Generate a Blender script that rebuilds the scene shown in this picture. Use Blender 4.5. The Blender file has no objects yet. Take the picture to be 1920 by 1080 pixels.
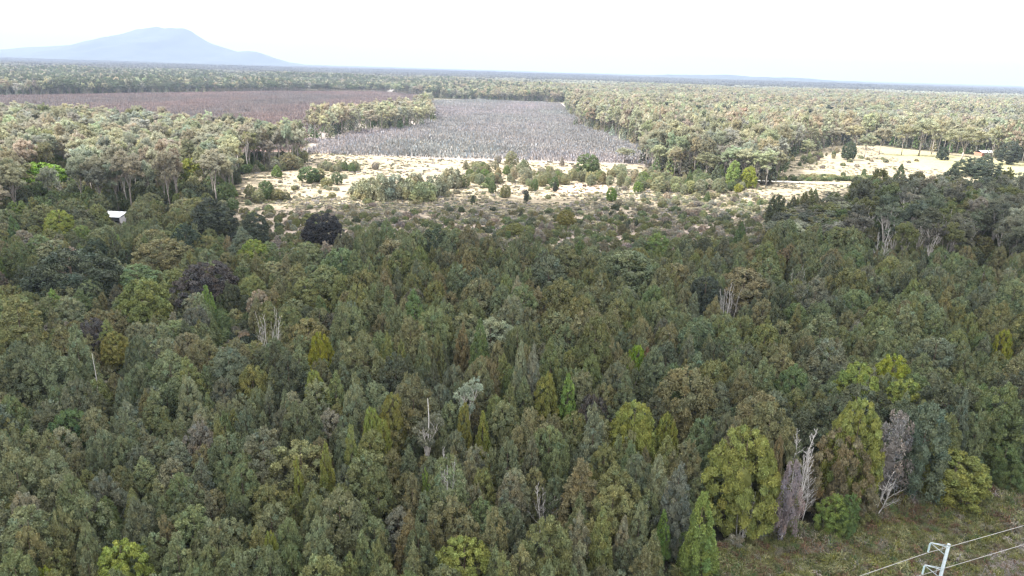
import bpy, math, random
import numpy as np
from mathutils import Vector, Matrix, Euler

rng = np.random.default_rng(7)
random.seed(7)
SC = bpy.context.scene
COL = SC.collection
R_ = math.radians

# ------------------------------------------------------------------ camera
CAM_H = 60.0
PITCH, ROLL, F = R_(17.75), R_(1.72), 1280.0          # F: focal length in pixels of a 1920 wide frame
cd = bpy.data.cameras.new("camera"); cam = bpy.data.objects.new("camera", cd); COL.objects.link(cam)
cd.sensor_width = 36.0; cd.lens = 36.0 * F / 1920.0
cd.clip_start = 0.5; cd.clip_end = 60000.0
RM = (Euler((R_(90) - PITCH, 0, 0)).to_matrix() @ Matrix.Rotation(ROLL, 3, 'Z'))
cam.matrix_world = Matrix.Translation((0, 0, CAM_H)) @ RM.to_4x4()
SC.camera = cam

# ------------------------------------------------------------------ light
SUN_EL, SUN_AZ = R_(50), R_(-97)                       # azimuth measured from +y towards +x
SUN_DIR = Vector((math.sin(SUN_AZ) * math.cos(SUN_EL), math.cos(SUN_AZ) * math.cos(SUN_EL), math.sin(SUN_EL)))
sl = bpy.data.lights.new("sun", 'SUN'); sl.energy = 5.0; sl.angle = R_(0.55); sl.color = (1.0, 0.955, 0.88)
so = bpy.data.objects.new("sun", sl); COL.objects.link(so)
so.rotation_euler = SUN_DIR.to_track_quat('Z', 'Y').to_euler()

W = bpy.data.worlds.new("World"); SC.world = W; W.use_nodes = True
nt = W.node_tree; nt.nodes.clear()
def wn(t, **k):
    n = nt.nodes.new(t)
    for a, b in k.items(): setattr(n, a, b)
    return n
sky = wn('ShaderNodeTexSky'); sky.sky_type = 'NISHITA'; sky.sun_disc = False
sky.sun_elevation = SUN_EL; sky.sun_rotation = SUN_AZ
sky.air_density = 1.0; sky.dust_density = 2.0; sky.ozone_density = 1.0
bg = wn('ShaderNodeBackground'); bg.inputs[1].default_value = 0.10
tc = wn('ShaderNodeTexCoord'); mp = wn('ShaderNodeMapping'); mp.inputs['Scale'].default_value = (1, 1, 3.0)
no = wn('ShaderNodeTexNoise'); no.inputs['Scale'].default_value = 1.6; no.inputs['Detail'].default_value = 6; no.inputs['Roughness'].default_value = 0.55
cr = wn('ShaderNodeMapRange'); cr.inputs[1].default_value = 0.32; cr.inputs[2].default_value = 0.62; cr.inputs[3].default_value = 0.72; cr.inputs[4].default_value = 0.97
mx = wn('ShaderNodeMix'); mx.data_type = 'RGBA'; mx.inputs['B'].default_value = (8.6, 8.8, 9.1, 1)
wo = wn('ShaderNodeOutputWorld')
L = nt.links.new
L(tc.outputs['Generated'], mp.inputs[0]); L(mp.outputs[0], no.inputs['Vector']); L(no.outputs[0], cr.inputs[0])
sx = wn('ShaderNodeSeparateXYZ'); L(tc.outputs['Generated'], sx.inputs[0])
zr = wn('ShaderNodeMapRange'); zr.inputs[1].default_value = 0.0; zr.inputs[2].default_value = 1.0; zr.inputs[3].default_value = 0.5; zr.inputs[4].default_value = 2.1; L(sx.outputs[2], zr.inputs[0])
vs = wn('ShaderNodeVectorMath'); vs.operation = 'SCALE'; vs.inputs[0].default_value = (9.0, 8.9, 8.75); L(zr.outputs[0], vs.inputs['Scale']); L(vs.outputs[0], mx.inputs['B'])
L(cr.outputs[0], mx.inputs['Factor']); L(sky.outputs[0], mx.inputs['A']); L(mx.outputs['Result'], bg.inputs[0]); L(bg.outputs[0], wo.inputs[0])

SC.view_settings.view_transform = 'Standard'; SC.view_settings.look = 'None'
SC.view_settings.exposure = 1.62; SC.view_settings.gamma = 1.0; SC.view_settings.use_curve_mapping = False
SC.render.engine = 'CYCLES'
cy = SC.cycles
cy.max_bounces = 6; cy.diffuse_bounces = 2; cy.transmission_bounces = 4; cy.glossy_bounces = 2
cy.volume_bounces = 1; cy.transparent_max_bounces = 8
cy.use_denoising = True; cy.denoising_prefilter = 'ACCURATE'
cy.sample_clamp_indirect = 4.0; cy.use_adaptive_sampling = False; cy.pixel_filter_type = 'BLACKMAN_HARRIS'; cy.filter_width = 1.35

# ------------------------------------------------------------------ helpers: projection
RMn = np.array(RM)
def project(P):
    """world points (n,3) -> pixel of the 1920x1080 frame, depth"""
    P = np.atleast_2d(np.asarray(P, float)) - np.array([0, 0, CAM_H])
    c = P @ RMn
    d = np.maximum(-c[:, 2], 1e-3)
    x = 960 + F * c[:, 0] / d; y = 540 - F * c[:, 1] / d
    bad = c[:, 2] > -1
    x[bad] = -9999; y[bad] = 9999
    return x, y, np.where(bad, -1, d)
def ground(px, py, z=0.0):
    """where the sight line of a pixel meets the level z"""
    v = RMn @ np.array([(px - 960) / F, -(py - 540) / F, -1.0])
    t = (z - CAM_H) / v[2]
    return np.array([v[0] * t, v[1] * t, z])
def in_poly(x, y, poly):
    x = np.asarray(x, float); y = np.asarray(y, float)
    inside = np.zeros(x.shape, bool); n = len(poly)
    for i in range(n):
        x1, y1 = poly[i]; x2, y2 = poly[(i + 1) % n]
        c = (y1 > y) != (y2 > y)
        xi = (x2 - x1) * (y - y1) / ((y2 - y1) if y2 != y1 else 1e-9) + x1
        inside ^= c & (x < xi)
    return inside
def vnoise(x, y, s, seed=0):
    """smooth value noise 0..1"""
    x = np.asarray(x, float) / s + 1000 + seed * 17.3; y = np.asarray(y, float) / s + 1000 + seed * 7.7
    xi = np.floor(x).astype(np.int64); yi = np.floor(y).astype(np.int64); fx = x - xi; fy = y - yi
    fx = fx * fx * (3 - 2 * fx); fy = fy * fy * (3 - 2 * fy)
    def h(a, b):
        n = (a * 374761393 + b * 668265263 + seed * 1274126177) & 0xffffffff
        n = ((n ^ (n >> 13)) * 1274126177) & 0xffffffff
        return ((n ^ (n >> 16)) & 0xffff) / 65535.0
    return (h(xi, yi) * (1 - fx) + h(xi + 1, yi) * fx) * (1 - fy) + (h(xi, yi + 1) * (1 - fx) + h(xi + 1, yi + 1) * fx) * fy
def fbm(x, y, s, seed=0, o=4):
    a = 0; w = 0
    for i in range(o):
        a = a + vnoise(x, y, s / 2 ** i, seed + i) * 0.5 ** i; w += 0.5 ** i
    return a / w
def terrain(x, y):
    x = np.asarray(x, float); y = np.asarray(y, float)
    d = np.hypot(x, y)
    k = np.clip((d - 900) / 3000, 0, 1)
    return k * ((fbm(x, y, 1500, 5) - 0.5) * 26) + (fbm(x, y, 40, 3) - 0.5) * 1.4 * np.clip(1 - d / 1500, 0, 1)

# zones, outlined on the ground as seen in the photograph
CLEAR = [(430,500),(432,430),(440,385),(455,345),(455,322),(560,308),(590,286),(700,292),(850,300),(1060,305),(1200,309),(1240,327),(1330,341),(1440,348),(1460,345),(1640,342),(1760,362),(1520,402),(1450,430),(1440,470),(1430,512),(1300,524),(960,520),(800,500)]
RCLEAR = [(1450,350),(1465,300),(1500,292),(1560,274),(1640,272),(1700,280),(1830,291),(1920,306),(2200,330),(2200,405),(1700,395),(1600,380)]
PADDOCK = [(1640,274),(1700,281),(1900,304),(2200,332),(2200,400),(1900,352),(1760,318),(1660,292)]
PURPLE = [(-600,146),(0,181),(330,175),(520,173),(720,174),(800,181),(806,200),(760,212),(700,220),(640,232),(590,246),(560,285),(440,284),(300,266),(0,262),(-600,250)]
GREY = [(575,262),(592,247),(640,236),(700,224),(760,214),(812,204),(808,190),(890,188),(1060,196),(1085,238),(1130,248),(1200,276),(1215,312),(1060,306),(850,301),(590,290)]
GUML = [(-900,232),(0,246),(300,262),(440,284),(550,296),(585,300),(560,312),(450,326),(440,382),(380,398),(250,404),(150,412),(0,440),(-900,520)]
GUMR = [(1425,485),(1450,452),(1510,424),(1600,404),(1800,400),(2400,420),(2400,580),(1920,545),(1700,534),(1560,508),(1470,490)]
GRASS = [(1100,1300),(1285,1066),(1340,1034),(1420,1014),(1480,1004),(1560,992),(1640,967),(1700,947),(1760,925),(1860,900),(1920,890),(2600,820),(2600,3000),(900,3000)]
GAP = [(385,700),(405,650),(432,624),(470,620),(492,640),(480,700)]
POND = [(447,631),(452,626),(462,626),(468,631),(462,636),(450,637)]
DUG = [(1030,352),(1095,345),(1150,350),(1165,360),(1100,364),(1040,360)]

# ------------------------------------------------------------------ helpers: objects
def tag(o, label=None, cat=None, group=None, kind=None):
    if label: o["label"] = label
    if cat: o["category"] = cat
    if group: o["group"] = group
    if kind: o["kind"] = kind
    return o
def link(name, data, parent=None, mat=None):
    o = bpy.data.objects.new(name, data); COL.objects.link(o)
    if parent is not None: o.parent = parent
    if mat is not None and data is not None and len(data.materials) == 0: data.materials.append(mat)
    return o
def mesh_np(name, v, faces, mats=(), attrs=None, smooth=False, mat_idx=None):
    """v (n,3); faces: list of int arrays (k, m) with m corners each"""
    me = bpy.data.meshes.new(name)
    faces = [np.asarray(f, np.int32) for f in faces if len(f)]
    nl = sum(f.size for f in faces); nf = sum(len(f) for f in faces)
    me.vertices.add(len(v)); me.vertices.foreach_set("co", np.asarray(v, np.float32).ravel())
    me.loops.add(nl); me.loops.foreach_set("vertex_index", np.concatenate([f.ravel() for f in faces]))
    starts = []; p = 0
    for f in faces:
        starts.append(np.arange(len(f)) * f.shape[1] + p); p += f.size
    me.polygons.add(nf); me.polygons.foreach_set("loop_start", np.concatenate(starts).astype(np.int32))
    for m in mats: me.materials.append(m)
    if mat_idx is not None: me.polygons.foreach_set("material_index", np.asarray(mat_idx, np.int32))
    me.polygons.foreach_set("use_smooth", np.full(nf, smooth))
    for k, a in (attrs or {}).items():
        a = np.asarray(a, np.float32)
        if a.ndim == 1:
            at = me.attributes.new(k, 'FLOAT', 'POINT'); at.data.foreach_set("value", a)
        else:
            at = me.attributes.new(k, 'FLOAT_VECTOR', 'POINT'); at.data.foreach_set("vector", a[:, :3].ravel())
    me.update(calc_edges=True); me.validate()
    return me

class Geo:
    """collects points and faces of one mesh"""
    def __init__(s): s.v = []; s.t = []; s.q = []; s.a = []; s.b = []; s.n = 0
    def add(s, v, t=None, q=None, a=0.0, b=0.0):
        v = np.asarray(v, float); k = len(v)
        if t is not None and len(t): s.t.append(np.asarray(t) + s.n)
        if q is not None and len(q): s.q.append(np.asarray(q) + s.n)
        s.v.append(v); s.a.append(np.broadcast_to(np.asarray(a, float), (k,))); s.b.append(np.broadcast_to(np.asarray(b, float), (k,)))
        s.n += k
    def mesh(s, name, mat, smooth=False):
        F_ = []
        if s.t: F_.append(np.concatenate(s.t))
        if s.q: F_.append(np.concatenate(s.q))
        return mesh_np(name, np.concatenate(s.v), F_, [mat], {"tone": np.concatenate(s.a), "warm": np.concatenate(s.b)}, smooth)
    def tube(s, pts, rad, sides=6, a=0.0, cap=True):
        pts = np.asarray(pts, float); n = len(pts); rad = np.broadcast_to(np.asarray(rad, float), (n,))
        tan = np.gradient(pts, axis=0); tan /= np.linalg.norm(tan, axis=1)[:, None] + 1e-9
        ref = np.array([0.31, 0.17, 0.93]) if abs(tan[0] @ np.array([0.31, 0.17, 0.93])) < 0.9 else np.array([1.0, 0, 0])
        u = np.cross(tan, ref); u /= np.linalg.norm(u, axis=1)[:, None] + 1e-9
        w = np.cross(tan, u)
        ang = np.arange(sides) * 2 * np.pi / sides
        v = (pts[:, None] + rad[:, None, None] * (np.cos(ang)[None, :, None] * u[:, None] + np.sin(ang)[None, :, None] * w[:, None])).reshape(-1, 3)
        i = np.arange(n - 1)[:, None] * sides; j = np.arange(sides)[None]
        q = np.stack([i + j, i + (j + 1) % sides, i + sides + (j + 1) % sides, i + sides + j], -1).reshape(-1, 4)
        t = []
        if cap:
            v = np.vstack([v, pts[-1], pts[0]]); k = len(v)
            t = [[(n - 1) * sides + jj, (n - 1) * sides + (jj + 1) % sides, k - 2] for jj in range(sides)] + [[(jj + 1) % sides, jj, k - 1] for jj in range(sides)]
        s.add(v, t if len(t) else None, q, a)
    def box(s, c, d, rz=0.0, a=0.0):
        x, y, z = np.array(d) / 2
        v = np.array([[sx * x, sy * y, sz * z] for sz in (-1, 1) for sy in (-1, 1) for sx in (-1, 1)])
        cs, sn = math.cos(rz), math.sin(rz)
        v = v @ np.array([[cs, sn, 0], [-sn, cs, 0], [0, 0, 1]]) + np.array(c)
        s.add(v, None, [[0, 2, 3, 1], [4, 5, 7, 6], [0, 1, 5, 4], [2, 6, 7, 3], [0, 4, 6, 2], [1, 3, 7, 5]], a)

# ------------------------------------------------------------------ materials
def material(name):
    m = bpy.data.materials.new(name); m.use_nodes = True; m.node_tree.nodes.clear()
    return m, m.node_tree
def node(t, kind, **k):
    n = t.nodes.new(kind)
    for a, b in k.items(): setattr(n, a, b)
    return n
def leaf_material(name, gloss=0.5, trans=0.12, fixed=None):
    """foliage: own colour of the tree (tint) varied by sprig (tone, warm)"""
    m, t = material(name); l = t.links.new
    at = node(t, 'ShaderNodeAttribute', attribute_type='INSTANCER', attribute_name='tint')
    tone = node(t, 'ShaderNodeAttribute', attribute_name='tone'); warm = node(t, 'ShaderNodeAttribute', attribute_name='warm')
    src = at.outputs['Color']
    if fixed:
        rgb = node(t, 'ShaderNodeRGB'); rgb.outputs[0].default_value = (*fixed, 1); src = rgb.outputs[0]
    mul = node(t, 'ShaderNodeMath', operation='MULTIPLY_ADD'); mul.inputs[1].default_value = 1.0; mul.inputs[2].default_value = 1.0
    l(tone.outputs['Fac'], mul.inputs[0])
    vm = node(t, 'ShaderNodeVectorMath', operation='SCALE'); l(src, vm.inputs[0]); l(mul.outputs[0], vm.inputs['Scale'])
    wm = node(t, 'ShaderNodeVectorMath', operation='SCALE'); wm.inputs[0].default_value = (0.30, 0.06, -0.2); l(warm.outputs['Fac'], wm.inputs['Scale'])
    wa = node(t, 'ShaderNodeVectorMath', operation='ADD'); wa.inputs[1].default_value = (1, 1, 1); l(wm.outputs[0], wa.inputs[0])
    vf = node(t, 'ShaderNodeVectorMath', operation='MULTIPLY'); l(vm.outputs[0], vf.inputs[0]); l(wa.outputs[0], vf.inputs[1])
    p = node(t, 'ShaderNodeBsdfPrincipled'); p.inputs['Roughness'].default_value = gloss; p.inputs['Specular IOR Level'].default_value = 0.2
    tr = node(t, 'ShaderNodeBsdfTranslucent'); ms = node(t, 'ShaderNodeMixShader'); ms.inputs[0].default_value = trans
    l(vf.outputs[0], p.inputs['Base Color']); l(vf.outputs[0], tr.inputs[0]); l(p.outputs[0], ms.inputs[1]); l(tr.outputs[0], ms.inputs[2])
    o = node(t, 'ShaderNodeOutputMaterial'); l(ms.outputs[0], o.inputs[0])
    return m
def rough_material(name, c1, c2, scale=3.0, rough=0.9, bump=0.0, detail=6, stretch=(1, 1, 1), coords='Object', spec=0.3, metal=0.0):
    m, t = material(name); l = t.links.new
    tc = node(t, 'ShaderNodeTexCoord'); mp = node(t, 'ShaderNodeMapping'); mp.inputs['Scale'].default_value = stretch
    n = node(t, 'ShaderNodeTexNoise'); n.inputs['Scale'].default_value = scale; n.inputs['Detail'].default_value = detail; n.inputs['Roughness'].default_value = 0.65
    r = node(t, 'ShaderNodeValToRGB'); r.color_ramp.elements[0].position = 0.34; r.color_ramp.elements[1].position = 0.66
    r.color_ramp.elements[0].color = (*c1, 1); r.color_ramp.elements[1].color = (*c2, 1)
    p = node(t, 'ShaderNodeBsdfPrincipled'); p.inputs['Roughness'].default_value = rough; p.inputs['Specular IOR Level'].default_value = spec; p.inputs['Metallic'].default_value = metal
    o = node(t, 'ShaderNodeOutputMaterial')
    l(tc.outputs[coords], mp.inputs[0]); l(mp.outputs[0], n.inputs['Vector']); l(n.outputs[0], r.inputs[0]); l(r.outputs[0], p.inputs['Base Color']); l(p.outputs[0], o.inputs[0])
    if bump:
        b = node(t, 'ShaderNodeBump'); b.inputs['Strength'].default_value = 0.8; b.inputs['Distance'].default_value = bump
        l(n.outputs[0], b.inputs['Height']); l(b.outputs[0], p.inputs['Normal'])
    return m

LEAF = leaf_material("foliage")
GUMLEAF = leaf_material("gum_foliage", gloss=0.5, trans=0.5)
BLADE = leaf_material("sedge_blades", gloss=0.6, trans=0.3)
PALE_BARK = rough_material("pale_gum_bark", (0.10, 0.085, 0.075), (0.32, 0.29, 0.26), 1.5, 0.85, 0.02, stretch=(3, 3, 0.6))
CREAM_BARK = rough_material("cream_gum_bark", (0.30, 0.27, 0.25), (0.58, 0.55, 0.51), 1.5, 0.85, 0.02, stretch=(3, 3, 0.6))
BROWN_BARK = rough_material("brown_bark", (0.07, 0.05, 0.04), (0.17, 0.13, 0.10), 2.5, 0.95, 0.03, stretch=(3, 3, 0.5))
DEAD_WOOD = rough_material("bleached_wood", (0.30, 0.285, 0.275), (0.56, 0.54, 0.52), 2.0, 0.85, 0.01, stretch=(3, 3, 0.6))

# ------------------------------------------------------------------ tree shapes
ICO_V = None
def ico():
    global ICO_V, ICO_F
    if ICO_V is None:
        p = (1 + 5 ** .5) / 2
        v = np.array([[-1, p, 0], [1, p, 0], [-1, -p, 0], [1, -p, 0], [0, -1, p], [0, 1, p], [0, -1, -p], [0, 1, -p], [p, 0, -1], [p, 0, 1], [-p, 0, -1], [-p, 0, 1]], float)
        ICO_V = v / np.linalg.norm(v[0])
        ICO_F = np.array([[0, 11, 5], [0, 5, 1], [0, 1, 7], [0, 7, 10], [0, 10, 11], [1, 5, 9], [5, 11, 4], [11, 10, 2], [10, 7, 6], [7, 1, 8], [3, 9, 4], [3, 4, 2], [3, 2, 6], [3, 6, 8], [3, 8, 9], [4, 9, 5], [2, 4, 11], [6, 2, 10], [8, 6, 7], [9, 8, 1]])
    return ICO_V, ICO_F
def unit(a): return a / (np.linalg.norm(a, axis=-1, keepdims=True) + 1e-9)

def sprigs(g, c, out, lr, el, n, cs, r, up=0.5, core=0.72, droop=0.0, tone=0.0, warm=0.0):
    """leaf sprays over one lump of foliage with centre c, plus the dense twiggy mass inside it"""
    if core > 0:
        V, Fc = ico()
        v = V * (1 + 0.18 * r.standard_normal((12, 1))) * lr * core * np.array([1, 1, el]) + c
        g.add(v, Fc, None, tone + r.normal(0, .05), warm)
    d = unit(r.standard_normal((n, 3)) + out * 0.75 + np.array([0, 0, up]))
    p = c + d * lr * (0.72 + 0.42 * r.random((n, 1))) * np.array([1, 1, el])
    ax = unit(d * 0.55 + np.array([0, 0, 0.55 - droop]) + 0.55 * r.standard_normal((n, 3)))
    w = unit(np.cross(ax, d + 0.7 * r.standard_normal((n, 3))))
    ln = cs * (0.7 + 0.7 * r.random((n, 1))); wd = ln * (0.36 + 0.2 * r.random((n, 1)))
    fold = unit(np.cross(ax, w)) * wd * 0.35
    v = np.stack([p - ax * ln * 0.45, p + w * wd * 0.5 + fold, p + ax * ln * 0.55, p - w * wd * 0.5 + fold], 1).reshape(-1, 3)
    i = np.arange(n) * 4
    t = np.concatenate([np.stack([i, i + 1, i + 2], 1), np.stack([i, i + 2, i + 3], 1)])
    tn = np.repeat(tone + r.normal(0, 0.16, n), 4); wn_ = np.repeat(warm + r.normal(0, 0.12, n), 4)
    g.add(v, t, None, tn, wn_)

PROFILES = {
    'cone':  lambda t: np.where(t < .15, .72 + 1.87 * t, (1 - (t - .15) / .85) ** .62),
    'spire': lambda t: np.where(t < .2, .6 + 2 * t, (1 - (t - .2) / .8) ** .62),
    'oval':  lambda t: np.sqrt(np.clip(1 - ((t - .38) / .64) ** 2, 0, 1)) ** 1.05,
    'round': lambda t: np.sqrt(np.clip(1 - (np.clip(t - .25, 0, 1) / .76) ** 2.0, 0, 1)) * np.where(t < .25, .72 + 1.1 * t, 1),
    'column': lambda t: np.clip(1 - np.abs(t - .45) ** 3 * 5.5, 0.1, 1),
}
def crown_mesh(name, shape, H, R, hb, nl, cpl, cs, el=1.35, lobe=0.3, seed=0, sparse=1.0, core=0.6, up=0.5, leader=True):
    r = np.random.default_rng(seed); g = Geo(); pf = PROFILES[shape]
    ts = np.linspace(0, 1, 400); w = pf(ts) + 0.12; cdf = np.cumsum(w); cdf /= cdf[-1]
    ga = math.pi * (3 - 5 ** .5); ph = r.random() * 6.28
    bump = r.normal(0, 1, (3,)); bp = r.random(3) * 6.28
    for i in range(nl):
        u = (i + r.random() * .8) / nl
        t = float(np.interp(u, cdf, ts)); th = ph + i * ga + r.normal(0, .25)
        rr = float(pf(np.array(t)))
        irr = 1 + 0.11 * sum(bump[k] * math.sin((k + 1) * th + bp[k] + 2 * t) for k in range(3))
        lr = R * lobe * (0.55 + 0.55 * rr) * r.uniform(.75, 1.25)
        rad = max(0, rr * R * irr * (r.uniform(.80, 1.08)) - lr * .55)
        z = hb + t * (H - hb) - lr * el * .45
        out = np.array([math.cos(th), math.sin(th), 0.15])
        c = np.array([math.cos(th) * rad, math.sin(th) * rad, z])
        sprigs(g, c, out, lr, el, max(8, int(cpl * (lr / (R * lobe)) ** 1.5)), cs, r, up, core, 0, r.normal(0, .13), r.normal(0, .22))
    for k in range(6):                                    # inner mass along the stem
        t = k / 6 * .62; rr = float(pf(np.array(t)))
        V, Fc = ico(); g.add(V * (1 + .15 * r.standard_normal((12, 1))) * R * rr * .34 + np.array([0, 0, hb + t * (H - hb) - .1 * R]), Fc, None, -.2, 0)
    if leader:                                            # pointed leading shoots
        for k in range(3):
            o = r.normal(0, .12 * R, 2) * (k > 0)
            sprigs(g, np.array([o[0], o[1], H - .35 * R * lobe * 3 - .25 * k]), np.array([0, 0, 1.]), R * .13, 2.6, cpl // 2, cs, r, 1.0, .6, 0, .05, 0)
    return g.mesh(name, LEAF)
def trunk_mesh(name, H, r0, mat, seed=0, lean=0.03, branches=6, R=2.0, hb=1.5):
    r = np.random.default_rng(seed + 999); g = Geo()
    z = np.linspace(-0.3, H * .93, 7); b = np.cumsum(r.normal(0, lean, (7, 2)) * H / 7, axis=0); b -= b[0]
    pts = np.column_stack([b, z]); g.tube(pts, r0 * (1 - .88 * np.linspace(0, 1, 7)), 6)
    for i in range(branches):
        k = r.uniform(.25, .85); p0 = np.array([np.interp(k, np.linspace(0, 1, 7), pts[:, j]) for j in range(3)])
        a = r.random() * 6.28; ln = R * r.uniform(.5, .8) * (1.15 - k)
        d = np.array([math.cos(a), math.sin(a), .55])
        g.tube([p0, p0 + d * ln * .5, p0 + d * ln + [0, 0, ln * .2]], [r0 * .35 * (1 - k * .6), r0 * .2, r0 * .07], 4, cap=False)
    return g.mesh(name, mat, True)

def gum_meshes(name, H, R, seed, nl=22, cpl=120, cs=.42, trunk_r=.3, forks=5, flat=.8, lo=.42, bark=None):
    """eucalypt: clean pale trunk that forks into rising limbs, foliage in separate clouds at the limb ends"""
    r = np.random.default_rng(seed); g = Geo(); b = Geo()
    zf = H * r.uniform(.34, .46); lean = r.normal(0, .05, 2)
    tp = [np.array([0, 0, -.3]), np.array([lean[0] * zf * .4, lean[1] * zf * .4, zf * .5]), np.array([lean[0] * zf, lean[1] * zf, zf])]
    b.tube(tp, [trunk_r, trunk_r * .78, trunk_r * .66], 6)
    a0 = r.random() * 6.28; tips = []
    for i in range(forks):
        a = a0 + i * 2.399 + r.normal(0, .2); ins = (0.25 if i == 0 else r.uniform(.55, .92))
        z1 = H * r.uniform(lo + .2, .9)
        e = np.array([math.cos(a) * R * ins * .8, math.sin(a) * R * ins * .8, z1])
        s = tp[-1] - np.array([0, 0, r.uniform(0, zf * .25)])
        mid = s + (e - s) * np.array([.38, .38, .55]) + r.normal(0, .25, 3)
        b.tube([s, mid, s + (e - s) * .8 + r.normal(0, .2, 3), e], [trunk_r * .5, trunk_r * .33, trunk_r * .18, trunk_r * .07], 5, cap=False)
        for k in range(3):
            q = mid + (e - mid) * r.uniform(.1, .7); aa = r.random() * 6.28
            ee = q + np.array([math.cos(aa) * R * .35, math.sin(aa) * R * .35, H * .12 * r.uniform(.6, 1.4)])
            b.tube([q, (q + ee) / 2 + r.normal(0, .15, 3), ee], [trunk_r * .2, trunk_r * .12, trunk_r * .04], 4, cap=False)
            tips.append(ee)
        tips.append(e)
    ga = 2.39996
    for i in range(nl):
        if i < len(tips): c = tips[i].copy()
        else:
            u = (i - len(tips) + .5) / max(1, nl - len(tips)); th = i * ga + r.normal(0, .3)
            rad = R * math.sqrt(u) * .85; c = np.array([math.cos(th) * rad, math.sin(th) * rad, H * (lo + (.97 - lo) * math.sqrt(max(0, 1 - (rad / R) ** 2)) * (r.uniform(.82, 1.0) if i % 3 else r.uniform(.15, .8)))])
        rr = np.hypot(c[0], c[1]); 
        if rr > R * .9: c[:2] *= R * .9 / rr
        lr = R * r.uniform(.20, .33); c[2] = min(c[2], H - lr * flat)
        out = unit(np.array([c[0], c[1], R * .4]))
        n = int(cpl * r.uniform(.7, 1.3)); tn, wm_ = r.normal(0, .10), r.normal(0, .09)
        for s_ in range(3):
            o = r.normal(0, lr * .42, 3) * np.array([1, 1, .5])
            sprigs(g, c + o, out, lr * r.uniform(.5, .75), flat + .1, n // 3, cs, r, .7, .55, .45, tn + r.normal(0, .05), wm_)
    return g.mesh(name + "_crown", GUMLEAF), b.mesh(name + "_trunk", bark or PALE_BARK, True)

def dead_mesh(name, H, seed, spread=.35, stems=1, n1=9, r0=.16, droop=0.0, fine=3):
    r = np.random.default_rng(seed); g = Geo()
    for s in range(stems):
        a = r.random() * 6.28; k = spread * H * .35 * (stems > 1)
        base = np.array([math.cos(a) * k * .4, math.sin(a) * k * .4, -.3]); top = np.array([math.cos(a) * k, math.sin(a) * k, H * r.uniform(.72, 1.0) if s else H])
        z = np.linspace(0, 1, 6)[:, None]; pts = base + (top - base) * z + np.vstack([[0, 0, 0], r.normal(0, .012 * H, (5, 3))])
        rr = r0 * (1 if s == 0 else .7); g.tube(pts, rr * (1 - .85 * z[:, 0]), 5)
        for i in range(n1):
            u = r.uniform(.25, .97); p = np.array([np.interp(u, z[:, 0], pts[:, j]) for j in range(3)])
            b = r.random() * 6.28; ln = H * spread * (1.15 - u) * r.uniform(.4, .9) / (1 + .5 * (stems > 1))
            d = np.array([math.cos(b), math.sin(b), r.uniform(.8, 2.3) - droop * 4]); d = unit(d)
            e = p + d * ln; m = (p + e) / 2 + r.normal(0, .05 * ln, 3)
            g.tube([p, m, e], [rr * .36 * (1.2 - u), rr * .2, rr * .06], 4, cap=False)
            for j in range(fine):
                q = p + (e - p) * r.uniform(.3, .95); d2 = unit(d + r.normal(0, .45, 3) + [0, 0, .3 - droop])
                g.tube([q, q + d2 * ln * r.uniform(.2, .45)], [rr * .13, rr * .04], 3, cap=False)
    return g.mesh(name, DEAD_WOOD, True)

FAM = {}   # family -> list of dict(crown, trunk, H, R)
def fam(name, crown, trunk, H, R): FAM.setdefault(name, []).append(dict(crown=crown, trunk=trunk, H=H, R=R))
for i in range(6):
    fam('cone', crown_mesh("cone_crown", 'cone', 12, 2.9, 1.2, 135, 78, .25, 1.1, .19, 100 + i, up=.9), trunk_mesh("cone_trunk", 12, .17, BROWN_BARK, i), 12, 2.9)
for i in range(6):
    fam('oval', crown_mesh("oval_crown", 'oval', 11, 3.0, 1.2, 130, 84, .26, 1.0, .19, 200 + i, up=.9), trunk_mesh("oval_trunk", 11, .18, BROWN_BARK, 20 + i), 11, 3.0)
for i in range(4):
    fam('round', crown_mesh("round_crown", 'round', 10, 4.2, 1.0, 200, 84, .30, .95, .145, 300 + i, leader=False, up=.9), trunk_mesh("round_trunk", 10, .26, BROWN_BARK, 40 + i, R=3.5), 10, 4.2)
for i in range(2):
    fam('spire', crown_mesh("spire_crown", 'spire', 11, 2.2, .3, 80, 120, .26, 2.3, .20, 400 + i, up=1.3), trunk_mesh("spire_trunk", 11, .14, BROWN_BARK, 60 + i), 11, 2.2)
fam('column', crown_mesh("column_crown", 'column', 10, .9, 1.0, 30, 70, .28, 1.6, .42, 450), trunk_mesh("column_trunk", 10, .1, BROWN_BARK, 70), 10, .9)
for i in range(3):
    fam('wattle', crown_mesh("wattle_crown", 'round', 11, 4.4, 1.0, 200, 90, .27, .95, .135, 500 + i, core=.72, leader=False, up=.8), trunk_mesh("wattle_trunk", 11, .24, BROWN_BARK, 80 + i, R=3.8), 11, 4.4)
r_flat = [.7, .9, .8, .95, .75, .85]
for i in range(6):
    c, b = gum_meshes("gum", 20, 5.0, 600 + i, nl=44, cpl=150, cs=.36, flat=r_flat[i])
    fam('gum', c, b, 20, 5.0)
for i in range(2):
    c, b = gum_meshes("bare_gum", 18, 4.2, 650 + i, nl=22, cpl=80, forks=8, cs=.34, bark=CREAM_BARK)
    fam('baregum', c, b, 18, 4.2)
for i in range(4):
    fam('shrub', crown_mesh("shrub_crown", 'round', 2.4, 1.5, .05, 30, 75, .26, 1.0, .30, 700 + i, leader=False), trunk_mesh("shrub_trunk", 2.2, .06, BROWN_BARK, 90 + i, R=1, branches=4), 2.4, 1.5)
for i in range(2):
    fam('silver', crown_mesh("silver_crown", 'oval', 12, 2.6, 2.5, 46, 70, .34, 1.5, .26, 750 + i, core=.35), trunk_mesh("silver_trunk", 12, .2, DEAD_WOOD, 100 + i, R=3.2, branches=16), 12, 2.6)
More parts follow.
